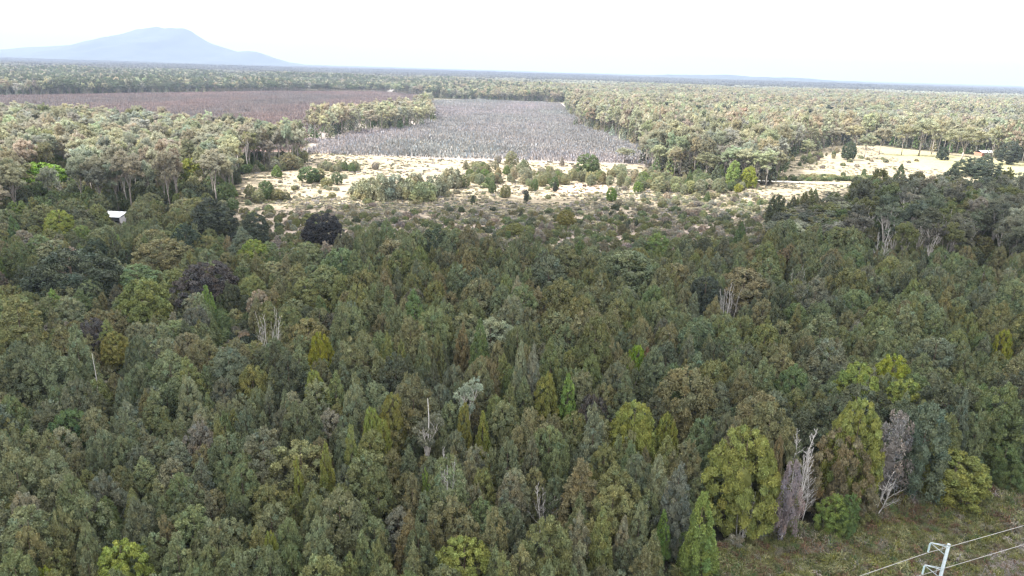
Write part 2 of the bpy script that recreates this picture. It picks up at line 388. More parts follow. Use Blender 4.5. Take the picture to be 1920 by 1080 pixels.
DEAD = {'branchy': [dead_mesh("branchy_wood", 12, 800 + i, .42, 3, 34, .12, 0, 8) for i in range(3)],
        'stems': [dead_mesh("stem_wood", 12, 820 + i, .5, 11, 10, .09, 0, 3) for i in range(2)],
        'snag': [dead_mesh("snag_wood", 12, 840, .12, 1, 6, .24, 0, 1)],
        'broken': [dead_mesh("broken_wood", 7, 860, .9, 4, 12, .13, .15, 6)]}
# lighter shapes for far trees
def low_mesh(name, H, R, kind, seed):
    r = np.random.default_rng(seed); g = Geo(); b = Geo()
    if kind == 'gum':
        for i in range(22):
            u = (i + .5) / 22; th = i * 2.4; rad = R * math.sqrt(u) * .85
            c = np.array([math.cos(th) * rad, math.sin(th) * rad, H * (.4 + .52 * math.sqrt(1 - u * .9) * (r.uniform(.8, 1.05) if i % 3 else r.uniform(.2, .8)))])
            sprigs(g, c, unit(np.array([c[0], c[1], R * .4])), R * r.uniform(.2, .32), .9, 30, .75, r, .7, .75, .3, r.normal(0, .10), r.normal(0, .08))
        for i in range(3):
            a = r.random() * 6.28; b.tube([[0, 0, 0], [math.cos(a) * R * .05, math.sin(a) * R * .05, H * .45], [math.cos(a) * R * .4, math.sin(a) * R * .4, H * .8]], [.24, .17, .06], 4, cap=False) if i < 2 else None
        return g.mesh(name, GUMLEAF), b.mesh(name + "_trunk", PALE_BARK)
    for i in range(18):
        t = (i + .5) / 18; th = i * 2.4; rad = R * float(PROFILES['cone'](np.array(t))) * .6
        c = np.array([math.cos(th) * rad, math.sin(th) * rad, H * (.1 + .8 * t)])
        sprigs(g, c, unit(np.array([c[0], c[1], R * .4])), R * r.uniform(.28, .4) * (1.15 - t), 1.3, 20, .7, r, .7, .8, 0, r.normal(0, .13), r.normal(0, .2))
    b.tube([[0, 0, 0], [0, 0, H * .6]], [.15, .05], 4, cap=False)
    return g.mesh(name, LEAF), b.mesh(name + "_trunk", BROWN_BARK)
for i in range(4):
    c, b = low_mesh("low_gum", 24, 5.6, 'gum', 900 + i); fam('lowgum', c, b, 24, 5.6)
for i in range(2):
    c, b = low_mesh("low_cone", 12, 2.6, 'cone', 920 + i); fam('lowcone', c, b, 12, 2.6)

# patches: a piece of woodland or of a young plantation, one mesh each, set out many times within the stuff objects
def patch_mesh(name, size, n, H, R, seed, mat, kind):
    r = np.random.default_rng(seed); g = Geo(); V, Fc = ico()
    if kind == 'wood':
        for i in range(n):
            x, y = r.uniform(-size / 2, size / 2, 2); h = H * r.uniform(.72, 1.12); rr = R * r.uniform(.7, 1.25); tn = r.normal(0, .13); wm_ = r.normal(0, .12)
            for k in range(4):
                o = r.normal(0, rr * .38, 2)
                g.add(V * (1 + .2 * r.standard_normal((12, 1))) * rr * .55 * np.array([1, 1, .7]) + np.array([x + o[0], y + o[1], h * r.uniform(.66, .92)]), Fc, None, tn + r.normal(0, .1), wm_)
            g.add(V * rr * .25 * np.array([1, 1, h / rr * 1.6]) * .8 + np.array([x, y, h * .35]), Fc, None, .3, 0)
    else:
        k = int(math.sqrt(n))
        for i in range(k):
            for j in range(k):
                if r.random() < .07: continue
                x = (i + .5) / k * size - size / 2 + r.normal(0, .7); y = (j + .5) / k * size - size / 2 + r.normal(0, .7); h = H * r.uniform(.55, 1.2)
                tn = r.normal(0, .22); wm_ = r.normal(0, .3)
                for s in range(5):
                    a = r.random() * 6.28; d = np.array([math.cos(a), math.sin(a)]) * R * r.uniform(.3, 1)
                    z0 = h * r.uniform(0, .55); z1 = z0 + h * r.uniform(.3, .5); w = R * .36
                    px_, py_ = -math.sin(a) * w, math.cos(a) * w
                    g.add([[x + d[0] * .1 - px_, y + d[1] * .1 - py_, z0], [x + d[0] * .1 + px_, y + d[1] * .1 + py_, z0], [x + d[0], y + d[1], z1]], [[0, 1, 2]], None, tn, wm_)
                g.add([[x - .12, y, 0], [x + .12, y, 0], [x, y, h], [x, y - .12, 0], [x, y + .12, 0]], [[0, 1, 2], [3, 4, 2]], None, tn - .05, wm_)
    return g.mesh(name, mat)
WOODP = [patch_mesh("wood_patch", 60, 40, 24, 7.0, 950 + i, GUMLEAF, 'wood') for i in range(4)]
YOUNGP = [patch_mesh("young_patch", 24, 196, 3.4, 1.0, 970 + i, LEAF, 'young') for i in range(3)]
def tuft_mesh(name, n, h, spread, seed):
    r = np.random.default_rng(seed); g = Geo()
    for i in range(n):
        a = r.random() * 6.28; q = r.random(); tip = np.array([math.cos(a), math.sin(a), 0]) * spread * (.3 + q); hh = h * r.uniform(.6, 1.1) * (1.15 - .55 * q)
        s = np.array([math.cos(a) * .12, math.sin(a) * .12, 0]) * spread * r.random(); w = np.array([-math.sin(a), math.cos(a), 0]) * .022
        m = s + tip * .45 + np.array([0, 0, hh * .8])
        g.add([s - w, s + w, m + w * .9, m - w * .9, s + tip + np.array([0, 0, hh * .62 + .15])], [[3, 2, 4]], [[0, 1, 2, 3]], r.normal(0, .18), r.normal(0, .25))
    return g.mesh(name, BLADE)
TUFTS = [tuft_mesh("sedge_tuft", 90, .95, .62, 990 + i) for i in range(4)]
HEATH = []
for i in range(3):
    r = np.random.default_rng(1200 + i); g = Geo()
    for k in range(8):
        a = r.random() * 6.28; q = r.random() ** .5 * .8
        sprigs(g, np.array([math.cos(a) * q, math.sin(a) * q, .28]), np.array([0, 0, 1.]), r.uniform(.25, .45), .8, 34, .2, r, .8, .7, 0, r.normal(0, .15), r.normal(0, .3))
    HEATH.append(g.mesh("heath_bush", LEAF))

# ------------------------------------------------------------------ geometry nodes: one object that sets out many copies
def proto_collection(name, items):
    c = bpy.data.collections.new(name)
    for i, meshes in enumerate(items):
        s = bpy.data.collections.new(f"{name}_{i:02d}"); c.children.link(s)
        for m in meshes: s.objects.link(bpy.data.objects.new(m.name, m))
    return c
def scatter(name, pts, scl, rot, tint, pid, coll):
    n = len(pts)
    me = bpy.data.meshes.new(name); me.vertices.add(n); me.vertices.foreach_set("co", np.asarray(pts, np.float32).ravel())
    for k, a, ty in (("scl", scl, 'FLOAT_VECTOR'), ("rot", np.column_stack([np.zeros(n), np.zeros(n), rot]), 'FLOAT_VECTOR'), ("tint", tint, 'FLOAT_VECTOR')):
        at = me.attributes.new(k, ty, 'POINT'); at.data.foreach_set("vector", np.asarray(a, np.float32).ravel())
    at = me.attributes.new("pid", 'INT', 'POINT'); at.data.foreach_set("value", np.asarray(pid, np.int32))
    o = bpy.data.objects.new(name, me); COL.objects.link(o)
    g = bpy.data.node_groups.new(name, 'GeometryNodeTree')
    g.interface.new_socket("Geometry", in_out='INPUT', socket_type='NodeSocketGeometry'); g.interface.new_socket("Geometry", in_out='OUTPUT', socket_type='NodeSocketGeometry')
    gi = g.nodes.new('NodeGroupInput'); go = g.nodes.new('NodeGroupOutput')
    ip = g.nodes.new('GeometryNodeInstanceOnPoints'); ci = g.nodes.new('GeometryNodeCollectionInfo')
    ci.inputs['Collection'].default_value = coll; ci.inputs['Separate Children'].default_value = True; ci.inputs['Reset Children'].default_value = True
    ip.inputs['Pick Instance'].default_value = True
    def na(nm, ty):
        x = g.nodes.new('GeometryNodeInputNamedAttribute'); x.data_type = ty; x.inputs['Name'].default_value = nm; return x.outputs['Attribute']
    l = g.links.new
    l(gi.outputs[0], ip.inputs['Points']); l(ci.outputs[0], ip.inputs['Instance']); l(na("pid", 'INT'), ip.inputs['Instance Index'])
    e2r = g.nodes.new('FunctionNodeEulerToRotation'); l(na("rot", 'FLOAT_VECTOR'), e2r.inputs[0])
    l(e2r.outputs[0], ip.inputs['Rotation']); l(na("scl", 'FLOAT_VECTOR'), ip.inputs['Scale']); l(ip.outputs[0], go.inputs[0])
    mod = o.modifiers.new("set_out", 'NODES'); mod.node_group = g
    return o

# ------------------------------------------------------------------ setting: ground, mountain, hills, road, pond
def axis(a, b, step, lo, hi, k=1.28):
    m = list(np.arange(a, b + .01, step)); s = step
    x = a
    while x > lo: s *= k; x -= s; m.insert(0, max(x, lo))
    s = step; x = b
    while x < hi: s *= k; x += s; m.append(min(x, hi))
    return np.array(m)
gx = axis(-430, 470, 3.6, -21000, 21000); gy = np.concatenate([[-1500, -300, -100, -30], axis(20, 640, 2.8, 20, 23000, 1.12)])
X, Y = np.meshgrid(gx, gy); X = X.ravel(); Y = Y.ravel(); Z = terrain(X, Y)
px, py, dp = project(np.column_stack([X, Y, np.zeros(len(X))])); front = dp > 0
gc = np.tile(np.array([.032, .030, .020]), (len(X), 1)); hz = np.full(len(X), .15)
far = np.hypot(X, Y) > 520; gc[far] = (.085, .08, .05)
def paint(poly, c, h):
    m = in_poly(px, py, poly) & front; gc[m] = c; hz[m] = h; return m
paint(PURPLE, (.17, .12, .105), .3); paint(GREY, (.27, .24, .22), .3)
paint(CLEAR, (.27, .228, .165), .9); paint(RCLEAR, (.27, .232, .165), .85); paint(PADDOCK, (.29, .27, .15), .3)
m = in_poly(px, py, CLEAR) & (py > 385); k = np.clip((py[m] - 378) / 45, 0, 1)[:, None]; gc[m] = gc[m] * (1 - k) + np.array([.29, .24, .20]) * k; hz[m] = .6 + .4 * k[:, 0]
gc[in_poly(px, py, GUML) & front] = (.10, .09, .06)
paint(GRASS, (.075, .07, .035), .35); paint(GAP, (.15, .11, .07), .4); paint(DUG, (.55, .40, .31), .1)
nx, ny = len(gx), len(gy); I = (np.arange(ny - 1)[:, None] * nx + np.arange(nx - 1)[None]).ravel()
GM, t = material("ground_cover"); l = t.links.new
ga_ = node(t, 'ShaderNodeAttribute', attribute_name='gcol'); gh_ = node(t, 'ShaderNodeAttribute', attribute_name='heath')
tcn = node(t, 'ShaderNodeTexCoord')
n1 = node(t, 'ShaderNodeTexNoise'); n1.inputs['Scale'].default_value = .16; n1.inputs['Detail'].default_value = 9; n1.inputs['Roughness'].default_value = .68
n2 = node(t, 'ShaderNodeTexNoise'); n2.inputs['Scale'].default_value = 1.7; n2.inputs['Detail'].default_value = 6; n2.inputs['Roughness'].default_value = .7
l(tcn.outputs['Object'], n1.inputs['Vector']); l(tcn.outputs['Object'], n2.inputs['Vector'])
mr = node(t, 'ShaderNodeMapRange'); mr.inputs[1].default_value = .50; mr.inputs[2].default_value = .62
l(n1.outputs[0], mr.inputs[0]); mm = node(t, 'ShaderNodeMath', operation='MULTIPLY'); l(mr.outputs[0], mm.inputs[0]); l(gh_.outputs['Fac'], mm.inputs[1])
mixh = node(t, 'ShaderNodeMix', data_type='RGBA'); l(mm.outputs[0], mixh.inputs['Factor']); l(ga_.outputs['Color'], mixh.inputs['A'])
dk = node(t, 'ShaderNodeMix', data_type='RGBA', blend_type='MULTIPLY'); dk.inputs['Factor'].default_value = 1; dk.inputs['B'].default_value = (.42, .40, .36, 1); l(ga_.outputs['Color'], dk.inputs['A']); l(dk.outputs['Result'], mixh.inputs['B'])
m2 = node(t, 'ShaderNodeMapRange'); m2.inputs[1].default_value = .3; m2.inputs[2].default_value = .7; m2.inputs[3].default_value = .72; m2.inputs[4].default_value = 1.22; l(n2.outputs[0], m2.inputs[0])
sc_ = node(t, 'ShaderNodeVectorMath', operation='SCALE'); l(mixh.outputs['Result'], sc_.inputs[0]); l(m2.outputs[0], sc_.inputs['Scale'])
pb = node(t, 'ShaderNodeBsdfPrincipled'); pb.inputs['Roughness'].default_value = .95; pb.inputs['Specular IOR Level'].default_value = .1; l(sc_.outputs[0], pb.inputs['Base Color'])
bp = node(t, 'ShaderNodeBump'); bp.inputs['Distance'].default_value = .35; bp.inputs['Strength'].default_value = .9; l(n2.outputs[0], bp.inputs['Height']); l(bp.outputs[0], pb.inputs['Normal'])
om = node(t, 'ShaderNodeOutputMaterial'); l(pb.outputs[0], om.inputs[0])
gme = mesh_np("ground", np.column_stack([X, Y, Z]), [np.stack([I, I + 1, I + nx + 1, I + nx], 1)], [GM], {"gcol": gc, "heath": hz}, True)
tag(link("ground", gme), kind='structure', label='bare and grassy ground under the forest and clearings')

HILL = rough_material("far_forest_slope", (.018, .028, .028), (.035, .048, .042), .004, 1.0, detail=8)
def ridge(name, prof, dist, depth, seed, label):
    """a range of hills: its crest height at each bearing read off the skyline, slopes falling off both ways"""
    P = []; hs = []
    for x_, y_ in prof:
        v = RMn @ np.array([(x_ - 960) / F, -(y_ - 540) / F, -1.0]); s = dist / v[1]
        P.append(v[0] * s); hs.append(max(0, CAM_H + v[2] * s))
    xs = np.linspace(P[0], P[-1], 150); h = np.interp(xs, P, hs)
    ds = np.linspace(-depth, depth, 45); XX, DD = np.meshgrid(xs, ds)
    k = np.abs(DD) / depth; hh = np.interp(XX.ravel(), P, hs).reshape(XX.shape)
    fall = np.clip(1 - k, 0, 1) ** 1.25
    gul = (fbm((XX).ravel(), (DD).ravel(), depth * .35, seed, 5).reshape(XX.shape) - .5) * hh * .55 * np.sin(np.clip(k, 0, 1) * math.pi)
    rough = (fbm(XX.ravel(), DD.ravel(), 120, seed + 9, 3).reshape(XX.shape) - .5) * 14 * (hh > 5)
    ZZ = hh * fall + gul + rough - 4 * (k > .98)
    nx_ = len(xs); J = (np.arange(len(ds) - 1)[:, None] * nx_ + np.arange(nx_ - 1)[None]).ravel()
    me = mesh_np(name, np.column_stack([XX.ravel(), (dist + DD).ravel(), ZZ.ravel()]), [np.stack([J, J + 1, J + nx_ + 1, J + nx_], 1)], [HILL], None, True)
    return tag(link(name, me), kind='structure', label=label)
ridge("mountain", [(-420,128),(-200,112),(-60,104),(0,98),(40,92),(75,88),(105,86),(140,84),(185,85),(200,80),(215,71),(235,62),(255,55),(275,52),(295,50),(308,54),(318,52),(345,53),(358,58),(368,68),(385,76),(400,83),(425,91),(445,97),(465,95),(485,98),(500,106),(525,118),(550,125),(600,129)], 9000, 2400, 3, "pale blue flat-topped mountain fading in the haze")
ridge("hills", [(1080,142),(1180,141),(1290,140),(1360,140),(1420,144),(1500,146),(1560,151),(1640,155),(1740,161),(1840,165),(1900,169),(2050,178),(2300,184)], 7600, 1500, 8, "low line of blue hazy hills on the horizon")
ridge("hills", [(1780,178),(1840,176),(1900,172),(1960,170),(2100,166),(2300,170),(2500,190)], 5200, 700, 12, "nearer hazy hill at the edge of the plain")

def strip(name, pts, w, z, mat, label):
    P = np.array(pts); tn = np.gradient(P, axis=0); tn /= np.linalg.norm(tn, axis=1)[:, None]; nrm = np.column_stack([-tn[:, 1], tn[:, 0]])
    w = np.broadcast_to(w, (len(P),))[:, None] / 2
    a = P + nrm * w; b = P - nrm * w; n = len(P)
    za = terrain(a[:, 0], a[:, 1]) + z; zb = terrain(b[:, 0], b[:, 1]) + z
    v = np.vstack([np.column_stack([a, za]), np.column_stack([b, zb])]); i = np.arange(n - 1)
    me = mesh_np(name, v, [np.stack([i, i + 1, n + i + 1, n + i], 1)], [mat], None, True)
    return tag(link(name, me), kind='structure', label=label)
ROADM = rough_material("pale_gravel", (.50, .47, .43), (.70, .67, .62), .8, .95)
def smooth_line(pix, n=60):
    q = np.array([ground(a, b)[:2] for a, b in pix]); s = np.linspace(0, len(q) - 1, n)
    out = np.column_stack([np.interp(s, np.arange(len(q)), q[:, j]) for j in (0, 1)])
    for _ in range(6): out[1:-1] = (out[:-2] + out[1:-1] * 2 + out[2:]) / 4
    return out
strip("road", smooth_line([(760,186),(745,182),(733,178),(729,174),(733,169),(745,167),(775,168)], 40), 13, .35, ROADM, "pale gravel road curving through the far plantation")
strip("track", smooth_line([(1400,338),(1470,341),(1560,344),(1640,348),(1760,356),(1900,372)], 60), 5, .3, ROADM, "pale farm track crossing the sunlit clearing")
strip("track", smooth_line([(450,258),(575,244),(600,238),(640,226)], 40), 4, .3, ROADM, "pale track beside the purple plantation edge")
WATER = rough_material("pond_water", (.30, .31, .32), (.40, .41, .42), .5, .08, spec=.8)
pp = [ground(a, b)[:2] for a, b in POND]; pz = float(terrain(*np.mean(pp, axis=0))) + .5
me = bpy.data.meshes.new("water"); me.from_pydata([(a, b, pz) for a, b in pp], [], [list(range(len(pp)))][::1]); me.materials.append(WATER)
tag(link("water", me), kind='structure', label='small pale pool in the gap among the trees')

# ------------------------------------------------------------------ air and the cloud that shades the near forest
hzm, t = material("haze_air"); pv = node(t, 'ShaderNodeVolumePrincipled'); ov = node(t, 'ShaderNodeOutputMaterial'); t.links.new(pv.outputs[0], ov.inputs['Volume'])
pv.inputs['Color'].default_value = (.335, .41, .565, 1); pv.inputs['Density'].default_value = 1.0e-4; pv.inputs['Anisotropy'].default_value = 0.0
g = Geo(); g.box((0, 10750, 273), (42400, 25000, 650)); hm = g.mesh("haze", hzm)
tag(link("haze", hm), kind='stuff', label='pale haze in the air over the plain')

CLOUDM, t = material("cloud_mass"); l = t.links.new
df = node(t, 'ShaderNodeBsdfDiffuse'); df.inputs[0].default_value = (.92, .92, .92, 1); tl = node(t, 'ShaderNodeBsdfTranslucent'); tl.inputs[0].default_value = (.95, .95, .95, 1)
ms = node(t, 'ShaderNodeMixShader'); ms.inputs[0].default_value = .5; oc = node(t, 'ShaderNodeOutputMaterial'); l(df.outputs[0], ms.inputs[1]); l(tl.outputs[0], ms.inputs[2]); l(ms.outputs[0], oc.inputs[0])
CL_H = 1300.0
SHADE = [(-700,330),(0,345),(120,372),(230,392),(330,392),(430,394),(640,384),(860,368),(1100,374),(1290,388),(1400,404),(1450,396),(1500,372),(1600,352),(1760,345),(1950,352),(2600,380)]
edge = np.array([ground(a, b)[:2] for a, b in SHADE])
off = np.array(SUN_DIR)[:2] * CL_H / SUN_DIR.z
cx_ = np.linspace(-640, 660, 180); ct = np.linspace(0, 1, 90); CX, CT = np.meshgrid(cx_, ct)
ye = np.interp(CX, edge[:, 0], edge[:, 1]) + (fbm(CX.ravel(), CX.ravel() * 0 + 3, 60, 91, 4).reshape(CX.shape) - .5) * 26
CY = -300 + (ye + 300) * CT
lump = fbm(CX.ravel(), CY.ravel(), 150, 92, 5).reshape(CX.shape); ed = np.clip(np.minimum(np.minimum(CT * 6, (1 - CT) * 9), np.minimum((CX + 640) / 90, (660 - CX) / 90)), 0, 1)
top = np.column_stack([(CX + off[0]).ravel(), (CY + off[1]).ravel(), (CL_H + 60 * ed * lump + 8 * ed).ravel()])
nxc = len(cx_); J = (np.arange(len(ct) - 1)[:, None] * nxc + np.arange(nxc - 1)[None]).ravel()
g = Geo(); g.add(top, None, np.stack([J, J + 1, J + nxc + 1, J + nxc], 1))
tag(link("cloud", g.mesh("cloud", CLOUDM, True)), kind='stuff', label='cloud overhead that keeps the near forest in shade')

# ------------------------------------------------------------------ colours of the trees (surface colours)
C = dict(grey=(.094,.114,.058), olive=(.110,.120,.046), brown=(.114,.110,.058), teal=(.082,.102,.060), blue=(.088,.100,.072),
         dark=(.042,.054,.036), purple=(.054,.052,.046), green=(.070,.100,.040), bright=(.105,.150,.040), mustard=(.128,.130,.038),
         yellow=(.205,.215,.036), wattle=(.138,.158,.042), lime=(.170,.280,.036), pale=(.135,.145,.092), rust=(.130,.105,.064), red=(.15,.075,.05),
         silver=(.20,.195,.185), blackish=(.028,.030,.032), gum=(.32,.318,.215), gumgrey=(.285,.29,.225), gumwarm=(.325,.305,.215), gumshade=(.142,.155,.112),
         straw=(.32,.285,.20), heath=(.165,.153,.118), moss=(.21,.21,.11), bushy=(.23,.235,.15), rustsedge=(.13,.085,.055), lavender=(.26,.235,.225))
WORDS = dict(grey='grey green', olive='olive', brown='brownish', teal='bluish green', blue='blue grey', dark='dark green', purple='dark purplish', green='leaf green',
             bright='bright green', mustard='mustard green', yellow='bright yellow green', wattle='yellow green', lime='lime green', pale='pale green', rust='rusty orange', red='red',
             silver='silvery grey', blackish='nearly black', gum='pale olive', gumgrey='grey green', gumwarm='warm olive', gumshade='dull olive', straw='straw coloured', heath='brownish grey', moss='mossy yellow', bushy='olive grey', rustsedge='rusty', lavender='greyish')
def tint(c, v=.0):
    b = np.array(C[c]) * (1.0 if c.startswith('gum') or c in ('silver', 'straw', 'lime', 'yellow', 'moss', 'bushy', 'rustsedge', 'lavender') else 1.4); return np.clip(b * (1 + v * rng.normal(0, 1)) * (1 + .05 * rng.standard_normal(3)), .012, .6)

TREES = []   # dict(fam, H, R, x, y, col, tint, label, ref, name, cat, rot)
KIND = {'cone': ('evergreen_tree', 'evergreen tree', 'conical evergreen'), 'spire': ('evergreen_tree', 'evergreen tree', 'pointed evergreen'), 'column': ('evergreen_tree', 'evergreen tree', 'slender columnar evergreen'),
        'oval': ('bushy_tree', 'bushy tree', 'rounded bushy tree'), 'round': ('bushy_tree', 'bushy tree', 'broad domed tree'), 'wattle': ('wattle_tree', 'wattle tree', 'wattle'),
        'gum': ('gum_tree', 'gum tree', 'gum tree'), 'baregum': ('gum_tree', 'gum tree', 'sparse gum tree'), 'shrub': ('shrub', 'shrub', 'shrub'), 'silver': ('bushy_tree', 'bushy tree', 'thin-leaved tree'), 'lowgum': ('gum_tree', 'gum tree', 'gum tree'), 'lowcone': ('evergreen_tree', 'evergreen tree', 'evergreen')}
def place_top(px_, py_, wpx, family, col, H, label, ref, Rk=1.0):
    p = ground(px_, py_, H); d = np.linalg.norm(p - np.array([0, 0, CAM_H])); R = wpx / F * d / 2 * Rk
    TREES.append(dict(fam=family, H=H, R=R, x=p[0], y=p[1], col=col, tint=tint(col), label=label, ref=ref, rot=rng.random() * 6.28))
def place_base(px_, py_, wpx, hpx, family, col, label=None, ref=None):
    p = ground(px_, py_, 0); d = np.linalg.norm(p - np.array([0, 0, CAM_H])); dep = math.atan2(CAM_H, np.hypot(p[0], p[1]))
    TREES.append(dict(fam=family, H=hpx / F * d / max(.5, math.cos(dep)), R=wpx / F * d / 2, x=p[0], y=p[1], col=col, tint=tint(col, .06), label=label, ref=ref, rot=rng.random() * 6.28))

